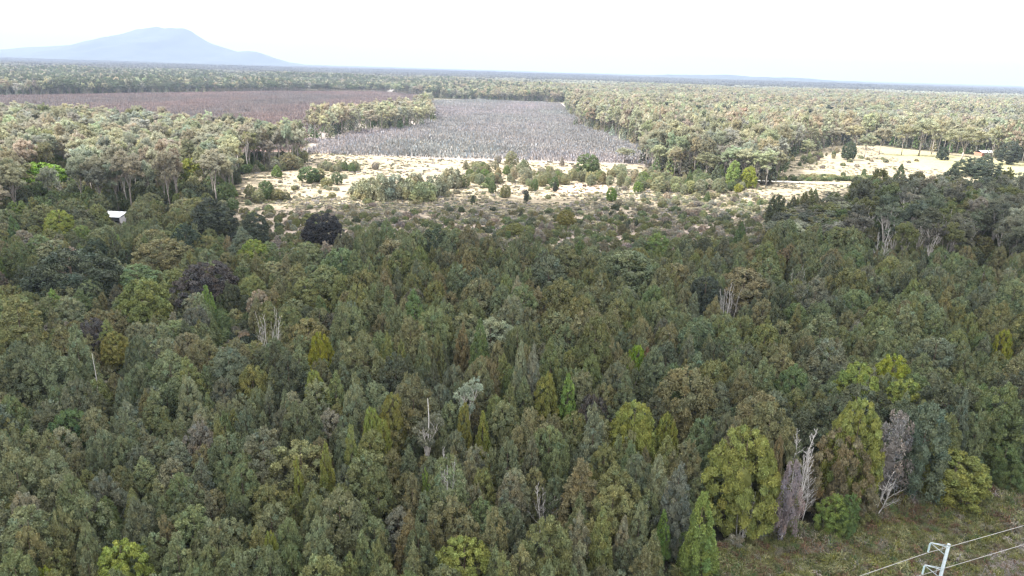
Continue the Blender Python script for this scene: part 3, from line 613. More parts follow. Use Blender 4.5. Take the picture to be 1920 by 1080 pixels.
NOTABLE = [
 (128,468,132,'round','dark',15,"large dark domed tree, biggest of the rounded crowns at the left","the large dark domed tree"),
 (262,524,80,'round','olive',13,"olive brown domed tree in front of the brown dome","the olive brown dome"),
 (302,450,88,'round','brown',11,"broad brown dome-shaped tree behind the scrubby gap","the broad brown dome"),
 (181,449,44,'round','dark',10,"compact dark round tree just below the shed","the dark round tree below the shed"),
 (393,373,66,'oval','dark',16,"tall dark double-humped tree at the clearing's near edge","the tall dark tree at the clearing edge"),
 (345,420,44,'oval','dark',13,"dark green oval tree left of the tall dark humped tree","the dark oval tree"),
 (475,400,46,'oval','dark',12,"dark rounded tree standing before the pale clearing with two humps","the two-humped dark tree"),
 (452,425,52,'cone','blue',12,"blue grey conical tree before the pale clearing","the blue grey cone"),
 (390,492,92,'round','purple',12,"dark purple-brown domed tree among yellow green shrubs","the purple-brown dome"),
 (602,400,70,'round','blackish',11,"nearly black blue-tinged domed tree at the clearing edge","the nearly black dome"),
 (386,536,28,'spire','bright',9,"small bright green pointed tree beside the purple-brown dome","the small bright green spire"),
 (96,541,32,'cone','bright',10,"light green cone below the large dark domed tree","the light green cone"),
 (124,556,40,'oval','pale',9,"pale yellow-green ragged tree beside the light green cone","the ragged pale tree"),
 (108,393,48,'wattle','wattle',12,"yellow green wattle with dark base left of the shed","the wattle left of the shed"),
 (20,404,26,'cone','green',12,"narrow green cone near the left end of the dark forest edge","the narrow green cone"),
 (66,305,78,'wattle','lime',15,"vivid lime green spreading tree at the foot of the gum forest","the vivid spreading lime tree"),
 (358,297,52,'wattle','yellow',15,"glowing yellow green round tree in front of the gum forest","the glowing yellow round tree"),
 (176,598,54,'round','purple',9,"squat dark purple bush-like tree","the squat purple tree"),
 (212,622,46,'wattle','mustard',8,"dark mustard green mound tree beside the squat purple tree","the mustard mound"),
 (474,447,54,'wattle','wattle',10,"yellow green open tree below the clearing edge","the open yellow green tree"),
 (100,450,50,'wattle','moss',8,"pale yellow flowering mound behind the large dark domed tree","the pale yellow mound"),
 (510,490,56,'wattle','moss',6,"flat-topped pale yellow green shrubby tree","the flat pale yellow tree"),
 (366,574,44,'round','blue',9,"dark blue grey round tree below the small bright spire","the blue grey round tree"),
 (28,556,80,'cone','olive',15,"large olive cone at the left edge of the forest","the large olive cone"),
 (235,470,34,'round','dark',8,"little dark ball-shaped tree beside the brown dome","the little dark ball tree"),
 (255,497,70,'oval','grey',10,"grey twiggy rounded tree behind the olive brown dome","the grey twiggy tree"),
 (598,624,50,'wattle','yellow',13,"bright yellow green wattle standing out left of the forest's middle","the bright yellow wattle"),
 (588,692,40,'wattle','wattle',12,"smaller yellow green wattle just in front of the bright yellow one","the smaller yellow wattle"),
 (886,429,36,'cone','blue',12,"blue green conical tree alone at the far forest edge","the lone blue green cone"),
 (781,488,38,'cone','teal',14,"teal conical tree rising above its brown neighbours","the teal cone"),
 (735,452,92,'oval','brown',13,"broad brownish tree mass left of the teal cone","the broad brownish mass"),
 (838,473,52,'round','brown',12,"brown-grey domed tree right of the teal cone","the brown-grey dome"),
 (816,430,60,'oval','dark',13,"dark green domed tree at the forest's far edge near its middle","the dark dome at the far edge"),
 (640,468,82,'round','grey',13,"wide grey green domed tree below the nearly black dome","the wide grey green dome"),
 (817,530,54,'round','olive',12,"yellowish olive round tree amid grey green ones","the yellowish olive round tree"),
 (721,508,48,'cone','brown',14,"brown-olive cone with rusty lower branches","the rusty brown cone"),
 (776,546,70,'cone','green',16,"large leaf green cone right of the rusty brown cone","the large leaf green cone"),
 (901,597,50,'cone','green',16,"tall fresh green cone beside a dark gap","the tall fresh green cone"),
 (726,626,44,'cone','olive',14,"olive cone, left one of a close pair","the olive cone pair"),
 (752,638,38,'cone','olive',13,"olive cone, right one of a close pair","the right olive cone"),
 (791,634,42,'cone','grey',14,"grey pointed tree right of the olive cone pair","the grey pointed tree"),
 (822,624,38,'cone','olive',13,"light olive cone right of the grey pointed tree","the light olive cone"),
 (868,604,40,'cone','brown',14,"brownish cone left of the tall fresh green cone","the brownish cone"),
 (977,638,48,'cone','pale',17,"tall pale olive tree, left peak of the twin tops","the pale twin tops"),
 (1001,644,48,'cone','pale',16.5,"tall pale olive tree, right peak of the twin tops","the right twin top"),
 (1028,698,50,'oval','mustard',13,"mustard green oval tree in front of the pale twin tops","the mustard oval"),
 (1067,700,50,'cone','bright',13,"fresh bright green cone right of the mustard oval","the fresh bright cone"),
 (1191,750,94,'wattle','wattle',14,"big round yellow green wattle in the middle of the forest","the big round wattle"),
 (1253,772,44,'wattle','wattle',11,"small yellow green tree on the right flank of the big wattle","the small wattle at its flank"),
 (1196,644,44,'wattle','lime',12,"lime green tree, brightest crown of the middle forest","the lime green tree"),
 (1214,650,13,'oval','red',11.5,"small red-leaved top beside the lime green tree","the small red top"),
 (1112,738,60,'round','purple',11,"dark brown-purple tree left of the big round wattle","the dark tree left of the big wattle"),
 (1290,690,120,'round','brown',15,"very broad brown-grey domed tree behind the big round wattle","the very broad brown dome"),
 (905,769,38,'spire','mustard',11,"dark amber green spire","the amber spire"),
 (876,698,66,'baregum','gumgrey',15,"pale grey gum with bare white limbs showing through its flat top","the flat-topped pale gum"),
 (735,736,56,'wattle','wattle',13,"yellow green dome with a grey twiggy centre","the twiggy-centred yellow dome"),
 (696,762,40,'wattle','wattle',12.5,"upright yellow green tree left of the twiggy-centred dome","the upright yellow tree"),
 (717,784,36,'wattle','mustard',12,"golden green tree in front of the twiggy-centred dome","the golden green tree"),
 (800,768,70,'baregum','gumshade',13,"sparse gum with curving pale limbs around the white snag","the limby gum"),
 (871,753,30,'oval','mustard',12,"small golden-brown crown left of the amber spire","the small golden crown"),
 (840,852,74,'silver','grey',14,"grey half-bare tree with bleached top branches","the half-bare grey tree"),
 (797,872,15,'column','bright',11,"thin bright green column left of the half-bare tree","the thin bright column"),
 (556,861,28,'spire','wattle',11,"small yellow green spire in the near left forest","the small yellow spire"),
 (609,833,40,'spire','mustard',13,"olive yellow spire right of the small yellow spire","the olive yellow spire"),
 (655,800,44,'cone','olive',14,"olive-brown cone left of the upright yellow tree","the olive-brown cone"),
 (1406,802,126,'wattle','wattle',16,"huge yellow green wattle beside the grassy slope","the huge wattle"),
 (1620,750,96,'wattle','wattle',18,"tall yellow green wattle with rounded top above the grassy slope","the tall wattle"),
 (1588,806,92,'round','brown',14,"brown-olive leafy tree in front of the tall wattle","the brown-olive leafy tree"),
 (1680,664,66,'wattle','yellow',13,"bright yellow green dome behind the tall wattle","the bright yellow dome"),
 (1615,680,82,'wattle','wattle',14,"spreading yellow green tree left of the bright yellow dome","the spreading yellow tree"),
 (1706,712,78,'wattle','wattle',12,"low wide yellow green tree below the bright yellow dome","the low wide yellow tree"),
 (1888,618,32,'wattle','yellow',13,"leaning bright yellow tree near the right edge","the leaning yellow tree"),
 (1689,772,58,'silver','silver',15,"leaning grey feathery tree right of the tall wattle","the grey feathery tree"),
 (1748,760,82,'oval','teal',16,"large blue green tree right of the grey feathery tree","the large blue green tree"),
 (1811,736,44,'cone','blue',15,"blue grey cone near the grassy slope","the blue grey cone by the slope"),
 (1890,832,56,'round','green',8,"dark green ball-shaped tree at the top of the grassy slope","the green ball tree"),
 (1800,850,104,'round','mustard',8,"low spreading mustard green tree at the grass edge","the low spreading tree"),
 (1319,922,74,'spire','bright',12.5,"vivid green pointed tree at the corner of the grass","the vivid pointed tree"),
 (1571,928,44,'oval','bright',7,"fresh green bush-like tree at the forest's grassy edge","the fresh green bush tree"),
 (1600,926,36,'oval','green',7.5,"duller green bush-like tree beside the fresh green one","the duller green bush tree"),
 (1278,868,74,'cone','blue',14,"blue grey green cone left of the huge wattle","the cone left of the huge wattle"),
 (1246,955,34,'cone','bright',8,"small yellow green cone near the grass corner","the small cone near the corner"),
 (1463,818,28,'oval','rust',14,"rusty orange crown at the right shoulder of the huge wattle","the rusty orange crown"),
 (1492,862,40,'silver','silver',13,"drooping grey lichen-covered tree right of the huge wattle","the drooping grey tree"),
 (124,768,66,'round','green',10,"fresh green domed tree in the near left forest","the fresh green dome"),
 (226,768,48,'cone','teal',13,"dark teal cone beside a deep gap","the dark teal cone"),
 (872,1014,118,'wattle','wattle',10,"broad yellow green tree at the bottom of the view","the broad yellow tree at the bottom"),
 (222,1018,96,'wattle','wattle',10,"spreading yellow green tree at the bottom left","the spreading tree at the bottom left"),
 (80,1062,40,'wattle','yellow',9,"bright yellow tip of a tree at the bottom left edge","the bright yellow tip"),
 (505,998,32,'wattle','wattle',10,"small yellow green crown among pale brown trees near the bottom","the small yellow crown"),
 (1087,1018,60,'cone','pale',10,"pale green cone near the bottom, right of the broad yellow tree","the pale cone at the bottom"),
 (1172,968,46,'cone','pale',10,"pale green cone in front of twiggy grey growth","the pale cone before grey twigs"),
 (1650,520,60,'round','grey',12,"grey green dome among the right-hand forest","the grey green dome on the right"),
 (1650,560,22,'cone','bright',12,"narrow bright green tree in the right-hand forest","the narrow bright tree"),
 (1608,545,72,'round','grey',14,"broad grey-brown dome left of the narrow bright tree","the broad grey-brown dome"),
 (1235,438,46,'oval','bright',12,"bright green tree at the scrub edge","the bright green edge tree"),
 (1205,448,40,'oval','teal',10,"dark bluish tree touching the bright green edge tree","the dark bluish edge tree"),
 (1392,415,22,'cone','green',10,"solitary green cone in the heathy scrub","the solitary green cone"),
 (1180,475,130,'round','grey',14,"very wide grey green dome behind the middle forest","the very wide grey green dome"),
 (1062,393,34,'wattle','mustard',7,"mustard green round tree in the heathy clearing","the mustard tree in the heath"),
 (965,418,34,'wattle','mustard',5,"low mustard green bush at the heath edge","the low mustard bush"),
 (1325,520,70,'round','dark',13,"dark wispy domed tree left of the bleached stems","the dark wispy dome"),
 (1400,505,110,'round','brown',14,"broad brownish dome behind the bleached stems","the broad dome behind the stems"),
 (1225,770,30,'cone','teal',10,"bluish cone hidden between the big wattle and its neighbour","the hidden bluish cone"),
 (1828,296,44,'oval','dark',12,"dark conifer-like tree, larger of a pair on the pale paddock","the larger paddock tree"),
 (1858,306,40,'oval','dark',10.5,"dark rounded tree, smaller of the pair on the pale paddock","the smaller paddock tree"),
 (1691,309,30,'cone','grey',19,"grey green pointed tree rising over the shaded gum tops","the pointed tree over the gums"),
]
for r_ in NOTABLE: place_top(*r_)

# single trees and shrubs of the clearing, by their feet
for a in [(580,343,34,28,'oval','green',"round green bush with a cast shadow in the left clearing","the round green clearing bush"),
          (598,341,26,24,'oval','moss',"mossy bush touching the round green bush","the mossy bush"),
          (520,333,21,22,'cone','bright',"small bright green tree in the left clearing","the small bright clearing tree"),
          (438,395,19,20,'oval','green',"green bush at the clearing's left edge",None), (500,376,26,34,'oval','green',"tallest green bush of the left clearing clump",None),
          (470,375,18,26,'oval','moss',None,None), (487,380,22,22,'oval','moss',None,None), (520,376,24,20,'oval','moss',None,None), (536,376,16,16,'oval','moss',None,None),
          (613,352,20,18,'oval','moss',None,None), (632,346,20,22,'oval','grey',None,None), (607,343,9,14,'cone','dark',None,None),
          (703,318,14,13,'oval','heath',"lone brownish bush on the pale upper clearing","the lone brownish bush"),
          (923,362,15,22,'oval','green',"dark green bush standing singly before the sapling thicket","the single dark green bush"), (948,370,20,24,'oval','moss',None,None), (1003,357,15,22,'oval','green',None,None), (1040,356,17,24,'oval','green',None,None),
          (986,379,10,24,'column','dark',"slim dark upright bush on the pale ground","the slim upright bush"), (887,380,9,14,'cone','dark',None,None), (977,408,10,12,'cone','dark',None,None), (1179,424,9,13,'cone','dark',None,None), (1193,424,9,14,'cone','dark',None,None),
          (1053,312,10,18,'cone','heath',"thin dark sapling on the bright strip","the thin dark sapling"), (933,306,13,14,'oval','heath',None,None), (1100,335,42,44,'oval','green',"tallest green tree of the clearing thicket","the tallest thicket tree"),
          (958,312,22,28,'oval','moss',"yellowish tree rising over the sapling thicket","the yellowish thicket tree"), (1235,362,28,30,'oval','moss',None,None), (1196,362,16,20,'oval','bright',None,None), (1290,360,17,38,'cone','green',"dark green cone before the sunlit gums","the dark cone before the gums"),
          (1146,378,20,24,'oval','bright',None,None), (1325,380,13,20,'cone','green',None,None), (1350,345,16,34,'spire','green',None,None), (1372,350,26,44,'oval','bright',"bright green tree under the sunlit gum fringe",None), (1402,352,30,36,'oval','yellow',"yellow green tree under the sunlit gum fringe",None), (1384,362,14,16,'oval','yellow',None,None), (1340,352,26,40,'cone','teal',None,None),
          (1618,332,10,14,'cone','grey',None,None), (1040,360,10,20,'cone','dark',None,None), (868,352,22,24,'oval','grey',None,None), (572,306,14,22,'oval','moss',None,None), (562,306,9,16,'oval','heath',None,None), (543,318,30,30,'oval','moss',None,None)]:
    place_base(*a)
# dark bushy mass left of the arrow-free middle of the clearing
for a in [(690,372,44,36),(715,374,48,44),(742,372,46,42),(765,372,40,36),(672,366,30,26),(795,376,44,34),(820,368,40,38),(846,352,38,36),(780,360,36,32)]:
    place_base(*a, 'shrub', 'bushy')
DEADS = [(1372,534,'stems',13,1.0,"cluster of bleached upright dead stems in the right-hand forest"), (1500,498,'stems',12,.8,"pale dead stems rising behind the right-hand forest"),
         (1500,800,'branchy',15,1.0,"tall white dead tree with fine bare branches right of the huge wattle"), (1522,850,'branchy',12,.95,"second bare white tree, lower and more spreading, right of the huge wattle"),
         (1404,910,'stems',9,.7,"pale bare trunks under the huge wattle"), (1648,868,'broken',9,.9,"broken pale branches below the grey feathery tree"),
         (802,748,'snag',15,.8,"single white broken snag among the near trees"), (838,832,'branchy',15,.5,"bleached bare top of the half-bare grey tree"),
         (500,580,'stems',13,1.0,"row of thin pale dead stems by the little pool"), (1326,1004,'stems',3.6,.6,"grey twiggy dead base in front of the vivid pointed tree"),
         (172,662,'snag',12,.7,"thin grey dead spar in the left forest"), (106,310,'branchy',16,.6,"pale feathery dead tree beside the vivid lime tree"),
         (1735,880,'broken',5,.7,"grey tangled dead shrub at the top of the grass"), (1160,890,'snag',8,.6,"thin bare spar near the bottom centre"), (1660,430,'branchy',17,.8,"white forked dead gum in the shaded gum stand"),
         (868,745,'snag',11,.5,"short bleached spike under the flat-topped pale gum"), (1860,505,'broken',10,.8,"pale crooked dead branches below the shaded gums"), (1030,905,'broken',9,.6,"pale crooked limbs in the near middle forest")]

# ------------------------------------------------------------------ the forest between them
grid = {}
CELL = 6.0
def gkey(x, y): return (int(x // CELL), int(y // CELL))
def put(x, y, r):
    grid.setdefault(gkey(x, y), []).append((x, y, r))
def free(x, y, r, k=.8):
    cx, cy = gkey(x, y)
    for i in range(cx - 2, cx + 3):
        for j in range(cy - 2, cy + 3):
            for (a, b, c) in grid.get((i, j), ()):
                if (a - x) ** 2 + (b - y) ** 2 < ((r + c) * k) ** 2: return False
    return True
for T in TREES: put(T['x'], T['y'], min(T['R'], 7.5) * .95)
def choose(opts):
    k = [o[1] for o in opts]; s = rng.random() * sum(k)
    for o, w in opts:
        s -= w
        if s <= 0: return o
    return opts[-1][0]
def choose_near(opts, x, y):
    # the same sort of tree tends to stand together
    if rng.random() < .55:
        o = opts[:6]; w = np.cumsum([k for _, k in o]); q = fbm(x, y, 26, 33, 2); q = min(.999, max(0, (q - .28) / .44)) * w[-1]
        return o[int(np.searchsorted(w, q))][0]
    return choose(opts)
def add(family, col, H, R, x, y, v=.12):
    tt_ = tint(col, v)
    if not col.startswith('gum') and col not in ('lime', 'yellow', 'wattle', 'bushy', 'moss', 'straw', 'heath'): tt_ = tt_ * .68 + np.array([.138, .144, .074]) * .34 * (1.15 if col in ('pale', 'grey') else .9)
    TREES.append(dict(fam=family, H=H, R=R, x=x, y=y, col=col, tint=tt_, label=None, ref=None, rot=rng.random() * 6.28)); put(x, y, R)
BASECOL = [('grey', 5), ('olive', 3.0), ('brown', 2.6), ('teal', 2.2), ('blue', 1.2), ('dark', 1.2), ('green', 1.0), ('purple', .1), ('rust', .05), ('pale', .6), ('mustard', .18)]
LEFTCOL = [('grey', 4), ('olive', 3), ('brown', 2), ('dark', 1.6), ('green', 2), ('pale', 1.2), ('moss', .8), ('purple', .7), ('teal', 1), ('bright', .4), ('heath', .6)]
NEARCOL = [('grey', 5), ('olive', 2.8), ('brown', 2.2), ('teal', 2.4), ('blue', 1.2), ('pale', 1.3), ('dark', .6), ('green', .8), ('wattle', .1), ('rust', .15), ('heath', .3)]
RIGHTCOL = [('grey', 5), ('olive', 2.2), ('brown', 3.0), ('teal', 2.2), ('blue', 1.6), ('dark', 1.6), ('green', .6), ('rust', .15), ('pale', .2)]
DARKCOL = [('dark', 3), ('teal', 2.6), ('green', 1), ('grey', 1)]
n_try = 45000
for _ in range(n_try):
    # even over the ground of the near forest
    y = rng.uniform(38, 330); x = rng.uniform(-.98, .98) * (y + 25)
    gxp, gyp, d = project([(x, y, 0)]); gxp, gyp = gxp[0], gyp[0]
    if d[0] < 0 or gxp < -420 or gxp > 2340: continue
    P = lambda poly: bool(in_poly(gxp, gyp, poly))
    if P(GRASS) or P(GUML) or P(GUMR): continue
    if P(CLEAR):
        # scrub between the forest and the clearing: thins out away from the forest
        k = min(1, (gyp - 392) / 120)
        if k < 0 or rng.random() > k ** .9: continue
        if rng.random() < .5 * k ** 1.5:
            H = rng.uniform(3, 6.5) * (.5 + .6 * k); R = H * rng.uniform(.3, .42); f = choose([('oval', 3), ('cone', 2), ('round', 1)])
        else:
            H = rng.uniform(1.2, 2.8); R = H * rng.uniform(.55, .85); f = 'shrub'
        if free(x, y, R, .8): add(f, choose([('heath', 3), ('brown', 2), ('grey', 2), ('olive', 1.4), ('green', .8), ('dark', .8)]), H, R, x, y)
        continue
    if gyp < 415 and gxp > 400: continue
    if gyp < 300: continue
    if P(GAP):
        if rng.random() < .5: continue
        H = rng.uniform(.8, 1.8); R = H * .7
        if free(x, y, R, .8): add('shrub', choose([('heath', 3), ('brown', 2), ('moss', 1)]), H, R, x, y)
        continue
    mxp, myp, _d = project([(x, y, 9)]); mxp, myp = mxp[0], myp[0]
    big = fbm(x, y, 34, 21, 2)
    if mxp < 640 and myp < 655:          # varied, more open left part
        u = rng.random()
        if u < .25: f, H = 'round', rng.uniform(6, 11)
        elif u < .55: f, H = 'oval', rng.uniform(5, 10.5)
        elif u < .75: f, H = 'cone', rng.uniform(6, 11)
        else: f, H = 'shrub', rng.uniform(1.6, 3.4)
        R = H * {'round': .46, 'oval': .33, 'cone': .25, 'shrub': .62}[f] * rng.uniform(.8, 1.2); col = choose_near(LEFTCOL, x, y)
    elif mxp > 1320 and myp < 720:
        f = choose([('oval', 4), ('round', 1.6), ('cone', 2.4)]); H = rng.uniform(10.5, 14) ; R = {'oval': 2.7, 'round': 3.5, 'cone': 2.5}[f] * rng.uniform(.78, 1.2); col = choose_near(RIGHTCOL, x, y)
    elif mxp > 1780 and myp < 900:
        f = choose([('cone', 3), ('oval', 2)]); H = rng.uniform(12, 15); R = 2.7 * rng.uniform(.8, 1.2); col = choose_near(DARKCOL, x, y)
    elif myp > 720 and mxp < 760:
        f = choose([('cone', 2.6), ('oval', 4.6), ('round', .3)]); H = rng.uniform(8.6, 11.8); R = {'oval': 2.1, 'cone': 1.9, 'round': 2.8}[f] * rng.uniform(.72, 1.25); col = choose_near(NEARCOL, x, y)
    elif myp > 840:
        f = choose([('cone', 3.4), ('oval', 4.4), ('spire', .2), ('silver', .3)]); H = rng.uniform(8.5, 11.8); R = {'oval': 2.1, 'cone': 1.85, 'spire': 1.5, 'silver': 1.9}[f] * rng.uniform(.72, 1.25); col = choose_near(NEARCOL, x, y)
    else:
        f = choose([('cone', 2.6), ('oval', 4.6), ('round', 1.5)]); H = rng.uniform(10, 14); R = {'oval': 2.65, 'cone': 2.5, 'round': 3.7}[f] * rng.uniform(.75, 1.22); col = choose_near(BASECOL, x, y)
    H *= .84 + .34 * big; k_ = math.exp(rng.normal(0, .27)); R = max(R * k_, H * .17); H *= k_ ** .45
    if free(x, y, R, .60): add(f, col, H, R, x, y)

# low growth along the edge of the grass
for _ in range(260):
    i = rng.integers(1, len(GRASS) - 4); a, b = np.array(GRASS[i]), np.array(GRASS[i + 1]); q = a + (b - a) * rng.random() + rng.normal(0, 1, 2) * (6, 5)
    p = ground(q[0], q[1]); H = rng.uniform(.9, 2.6); R = H * rng.uniform(.5, .8)
    if free(p[0], p[1], R * .5, .7): add('shrub', choose([('olive', 2), ('moss', 1), ('heath', 2), ('green', 1.6), ('grey', 1)]), H, R, p[0], p[1])

# shaded gums on the right
def gum_zone(poly, n, Hr, Rr, cols, k, bare=.15, xlim=(-420, 2340)):
    pp = np.array([ground(max(-2500, min(4000, a)), b)[:2] for a, b in poly])
    lo, hi = pp.min(0), pp.max(0)
    for _ in range(n):
        x = rng.uniform(lo[0], hi[0]); y = rng.uniform(lo[1], hi[1])
        a, b, d = project([(x, y, 0)])
        if d[0] < 0 or not (xlim[0] < a[0] < xlim[1]) or not in_poly(a[0], b[0], poly): continue
        R = rng.uniform(*Rr)
        if not free(x, y, R, k): continue
        add('baregum' if rng.random() < bare else 'gum', choose(cols), rng.uniform(*Hr) * (.62 if (poly is GUMR and a[0] < 1590) else 1), R, x, y)
CELL = 8.0; old = [q for c in grid.values() for q in c]; grid = {}
for q in old: put(*q)
gum_zone(GUMR, 9000, (18, 24), (3.4, 5.6), [('gumshade', 5), ('olive', 1), ('gumgrey', 1), ('green', .5)], .60, .55)
gum_zone(GUML, 12000, (17, 27), (3.2, 7.0), [('gum', 5), ('gumgrey', 3), ('gumwarm', 2), ('moss', .5)], .56, .08)
# understorey below the left gums
for _ in range(1500):
    q = (rng.uniform(-200, 570), rng.uniform(300, 432)); p = ground(*q)
    if not in_poly(q[0], q[1], GUML): continue
    H = rng.uniform(5, 12); R = H * .36
    if free(p[0], p[1], R, .3): add(choose([('oval', 3), ('round', 1), ('cone', 2)]), choose([('green', 3), ('dark', 2), ('moss', 1.5), ('bright', .8), ('teal', 1)]), H, R, p[0], p[1])
for _ in range(7000):
    q = (rng.uniform(1430, 2380), rng.uniform(400, 575)); p = ground(*q)
    if not in_poly(q[0], q[1], GUMR): continue
    H = rng.uniform(4, 11); R = H * .36
    if free(p[0], p[1], R, .26): add(choose([('oval', 3), ('round', 1.5), ('cone', 1)]), choose([('grey', 3), ('brown', 2), ('dark', 1.5), ('olive', 1.5), ('green', .8)]), H, R, p[0], p[1])
# thickets of saplings in the clearing
def thicket(poly, n, Hr, cols, fams=(('oval', 3), ('cone', 2)), ratio=.42, k=.62):
    xs_, ys_ = [a for a, b in poly], [b for a, b in poly]; i = 0
    for _ in range(n * 6):
        q = (rng.uniform(min(xs_), max(xs_)), rng.uniform(min(ys_), max(ys_)))
        if not in_poly(q[0], q[1], poly): continue
        p = ground(*q); H = rng.uniform(*Hr); R = H * ratio * rng.uniform(.8, 1.3)
        if free(p[0], p[1], R, k): add(choose(fams), choose(cols), H, R, p[0], p[1]); i += 1
        if i >= n: break
YG = [('moss', 4), ('bushy', 4), ('green', 1), ('pale', 2), ('bright', 1), ('grey', 1)]
thicket([(868,318),(960,312),(1050,330),(1060,348),(960,352),(880,345)], 75, (3, 6.5), YG)
thicket([(1062,332),(1150,322),(1230,335),(1420,352),(1400,364),(1260,366),(1170,358),(1080,345)], 95, (3.5, 8), YG)
thicket([(590,310),(672,314),(680,324),(600,322)], 22, (3, 6), YG)
thicket([(440,312),(560,300),(560,318),(500,322),(445,326)], 34, (4, 8), [('moss', 3), ('heath', 2), ('green', 1.5)])
thicket([(240,396),(440,384),(440,396),(300,404)], 24, (2.5, 5), YG)
thicket([(1440,334),(1560,333),(1650,336),(1650,341),(1500,339),(1440,338)], 60, (2.2, 3.2), [('moss', 3), ('green', 2)], (('shrub', 3), ('oval', 1)), .62)
thicket([(1460,300),(1570,286),(1600,296),(1500,312)], 26, (2.5, 5), [('moss', 3), ('green', 2), ('heath', 1)])
thicket([(455,330),(1440,340),(1440,400),(455,410)], 130, (1.0, 2.6), [('heath', 3), ('bushy', 3), ('moss', 2)], (('shrub', 4), ('oval', 1)), .7)
thicket([(1480,290),(1900,300),(1900,335),(1480,345)], 34, (1.2, 3), [('heath', 2), ('moss', 2), ('grey', 1)], (('shrub', 4), ('oval', 1)), .6)
thicket([(1180,372),(1430,366),(1430,415),(1200,400)], 70, (1.2, 3.6), [('heath', 4), ('bushy', 2), ('moss', 2), ('green', .6)], (('shrub', 3), ('oval', 2)), .6)

# sunlit woodland: copse in the middle, right-hand fringe, and all of it out to about two kilometres
WOODTREES = []
def wood_ok(gxp, gyp):
    bad = np.zeros(len(gxp), bool)
    for poly in (CLEAR, RCLEAR, PURPLE, GREY, GUML): bad |= in_poly(gxp, gyp, poly)
    return ~bad
COPSE = [(568,268),(600,250),(640,236),(700,226),(760,219),(806,213),(812,232),(760,241),(700,247),(640,251),(600,262)]
rw = np.random.default_rng(55)
n = 330000; yy = np.sqrt(rw.uniform(330 ** 2, 2500 ** 2, n)); xx = rw.uniform(-.92, .92, n) * (yy + 30)
gxp, gyp, d = project(np.column_stack([xx, yy, np.zeros(n)]))
keep = (wood_ok(gxp, gyp) | in_poly(gxp, gyp, COPSE)) & (gyp < 345)
keep &= ~((gxp < 1080) & (gyp > 255) & ~in_poly(gxp, gyp, COPSE))
keep &= ~in_poly(gxp, gyp, [(800,184),(1062,193),(1062,199),(800,204)])
xx, yy = xx[keep], yy[keep]; order = np.argsort(rw.random(len(xx)))
g2 = {}; acc = []
st_ = fbm(xx, yy, 170, 44, 3); cop = in_poly(gxp[keep], gyp[keep], COPSE)
for i in order:
    if (cop[i] and rw.random() < .35) or (yy[i] > 650 and abs(st_[i] - .5) < .016): continue
    x, y = xx[i], yy[i]; r0 = 4.6 * (1 + .25 * math.sin(i)); cx, cy = int(x // 10), int(y // 10); ok = True
    for a in (-1, 0, 1):
        for b in (-1, 0, 1):
            for (u, v, w) in g2.get((cx + a, cy + b), ()):
                if (u - x) ** 2 + (v - y) ** 2 < ((r0 + w) * .66) ** 2: ok = False; break
            if not ok: break
        if not ok: break
    if ok: g2.setdefault((cx, cy), []).append((x, y, r0)); acc.append((x, y, r0))
acc = np.array(acc); print("woodland trees", len(acc))
# scattered farm trees and a few at the woodland feet
FARM = [(1648,290,30,44,'gum'), (1690,291,26,50,'gum'), (1722,293,46,58,'gum'), (1746,290,30,54,'gum'), (1800,308,56,58,'gum'), (1778,293,22,40,'gum'), (1860,285,40,40,'gum'), (1890,308,30,34,'oval'), (1845,318,18,22,'oval'), (1512,300,26,34,'gum'), (1590,300,22,30,'oval'), (1620,296,26,40,'gum'), (1765,300,16,20,'oval'), (1560,276,30,34,'gum'), (1600,280,30,40,'gum'), (1436,350,34,66,'gum'), (1416,348,30,60,'gum'), (1455,342,30,56,'gum'), (1170,306,38,28,'gum'), (566,300,22,46,'gum')]
for a, b, w, h, f in FARM: place_base(a, b, w, h, f, 'gum' if f == 'gum' else 'dark')

# open ground in front of the shed and the pool, and room in front of the trees that stand out
KEEP = [(197, 400, 236, 416, 300), (432, 612, 474, 640, 140)]
for (a, b, kd, H, k, lab) in DEADS:
    if kd == 'snag' and H < 10: continue
    p = ground(a, b, H); d = np.linalg.norm(p - np.array([0, 0, CAM_H])); KEEP.append((a - 16, b, a + 16, b + H * .55 / d * F, d - 1))
for T in TREES:
    if T['label'] and T['fam'] != 'shrub':
        a, b, d = project([(T['x'], T['y'], T['H'])]); w = T['R'] / d[0] * F
        KEEP.append((a[0] - w * .5, b[0], a[0] + w * .5, b[0] + w * (2.6 if T['ref'] in ('the vivid pointed tree', 'the huge wattle', 'the tall wattle') else 1.0), d[0] - T['R'] * .6))
KP = np.array(KEEP)
Q = np.array([(T['x'], T['y'], T['H']) for T in TREES]); qx, qy, qd = project(Q); bx, by, bd = project(Q * [1, 1, 0]); qw = np.array([T['R'] for T in TREES]) / np.maximum(qd, 1) * F * .75
drop = set()
for i, T in enumerate(TREES):
    if T['label']: continue
    hit = (qx[i] + qw[i] > KP[:, 0]) & (qx[i] - qw[i] < KP[:, 2]) & (qy[i] < KP[:, 3]) & (by[i] > KP[:, 1]) & (qd[i] < KP[:, 4] - 1)
    hit &= (qy[i] < KP[:, 1] + .75 * (KP[:, 3] - KP[:, 1]))
    if hit.any() and (hit[:2].any() or (rng.random() < .85)): drop.add(i)
print("cleared", len(drop)); TREES = [T for i, T in enumerate(TREES) if i not in drop]

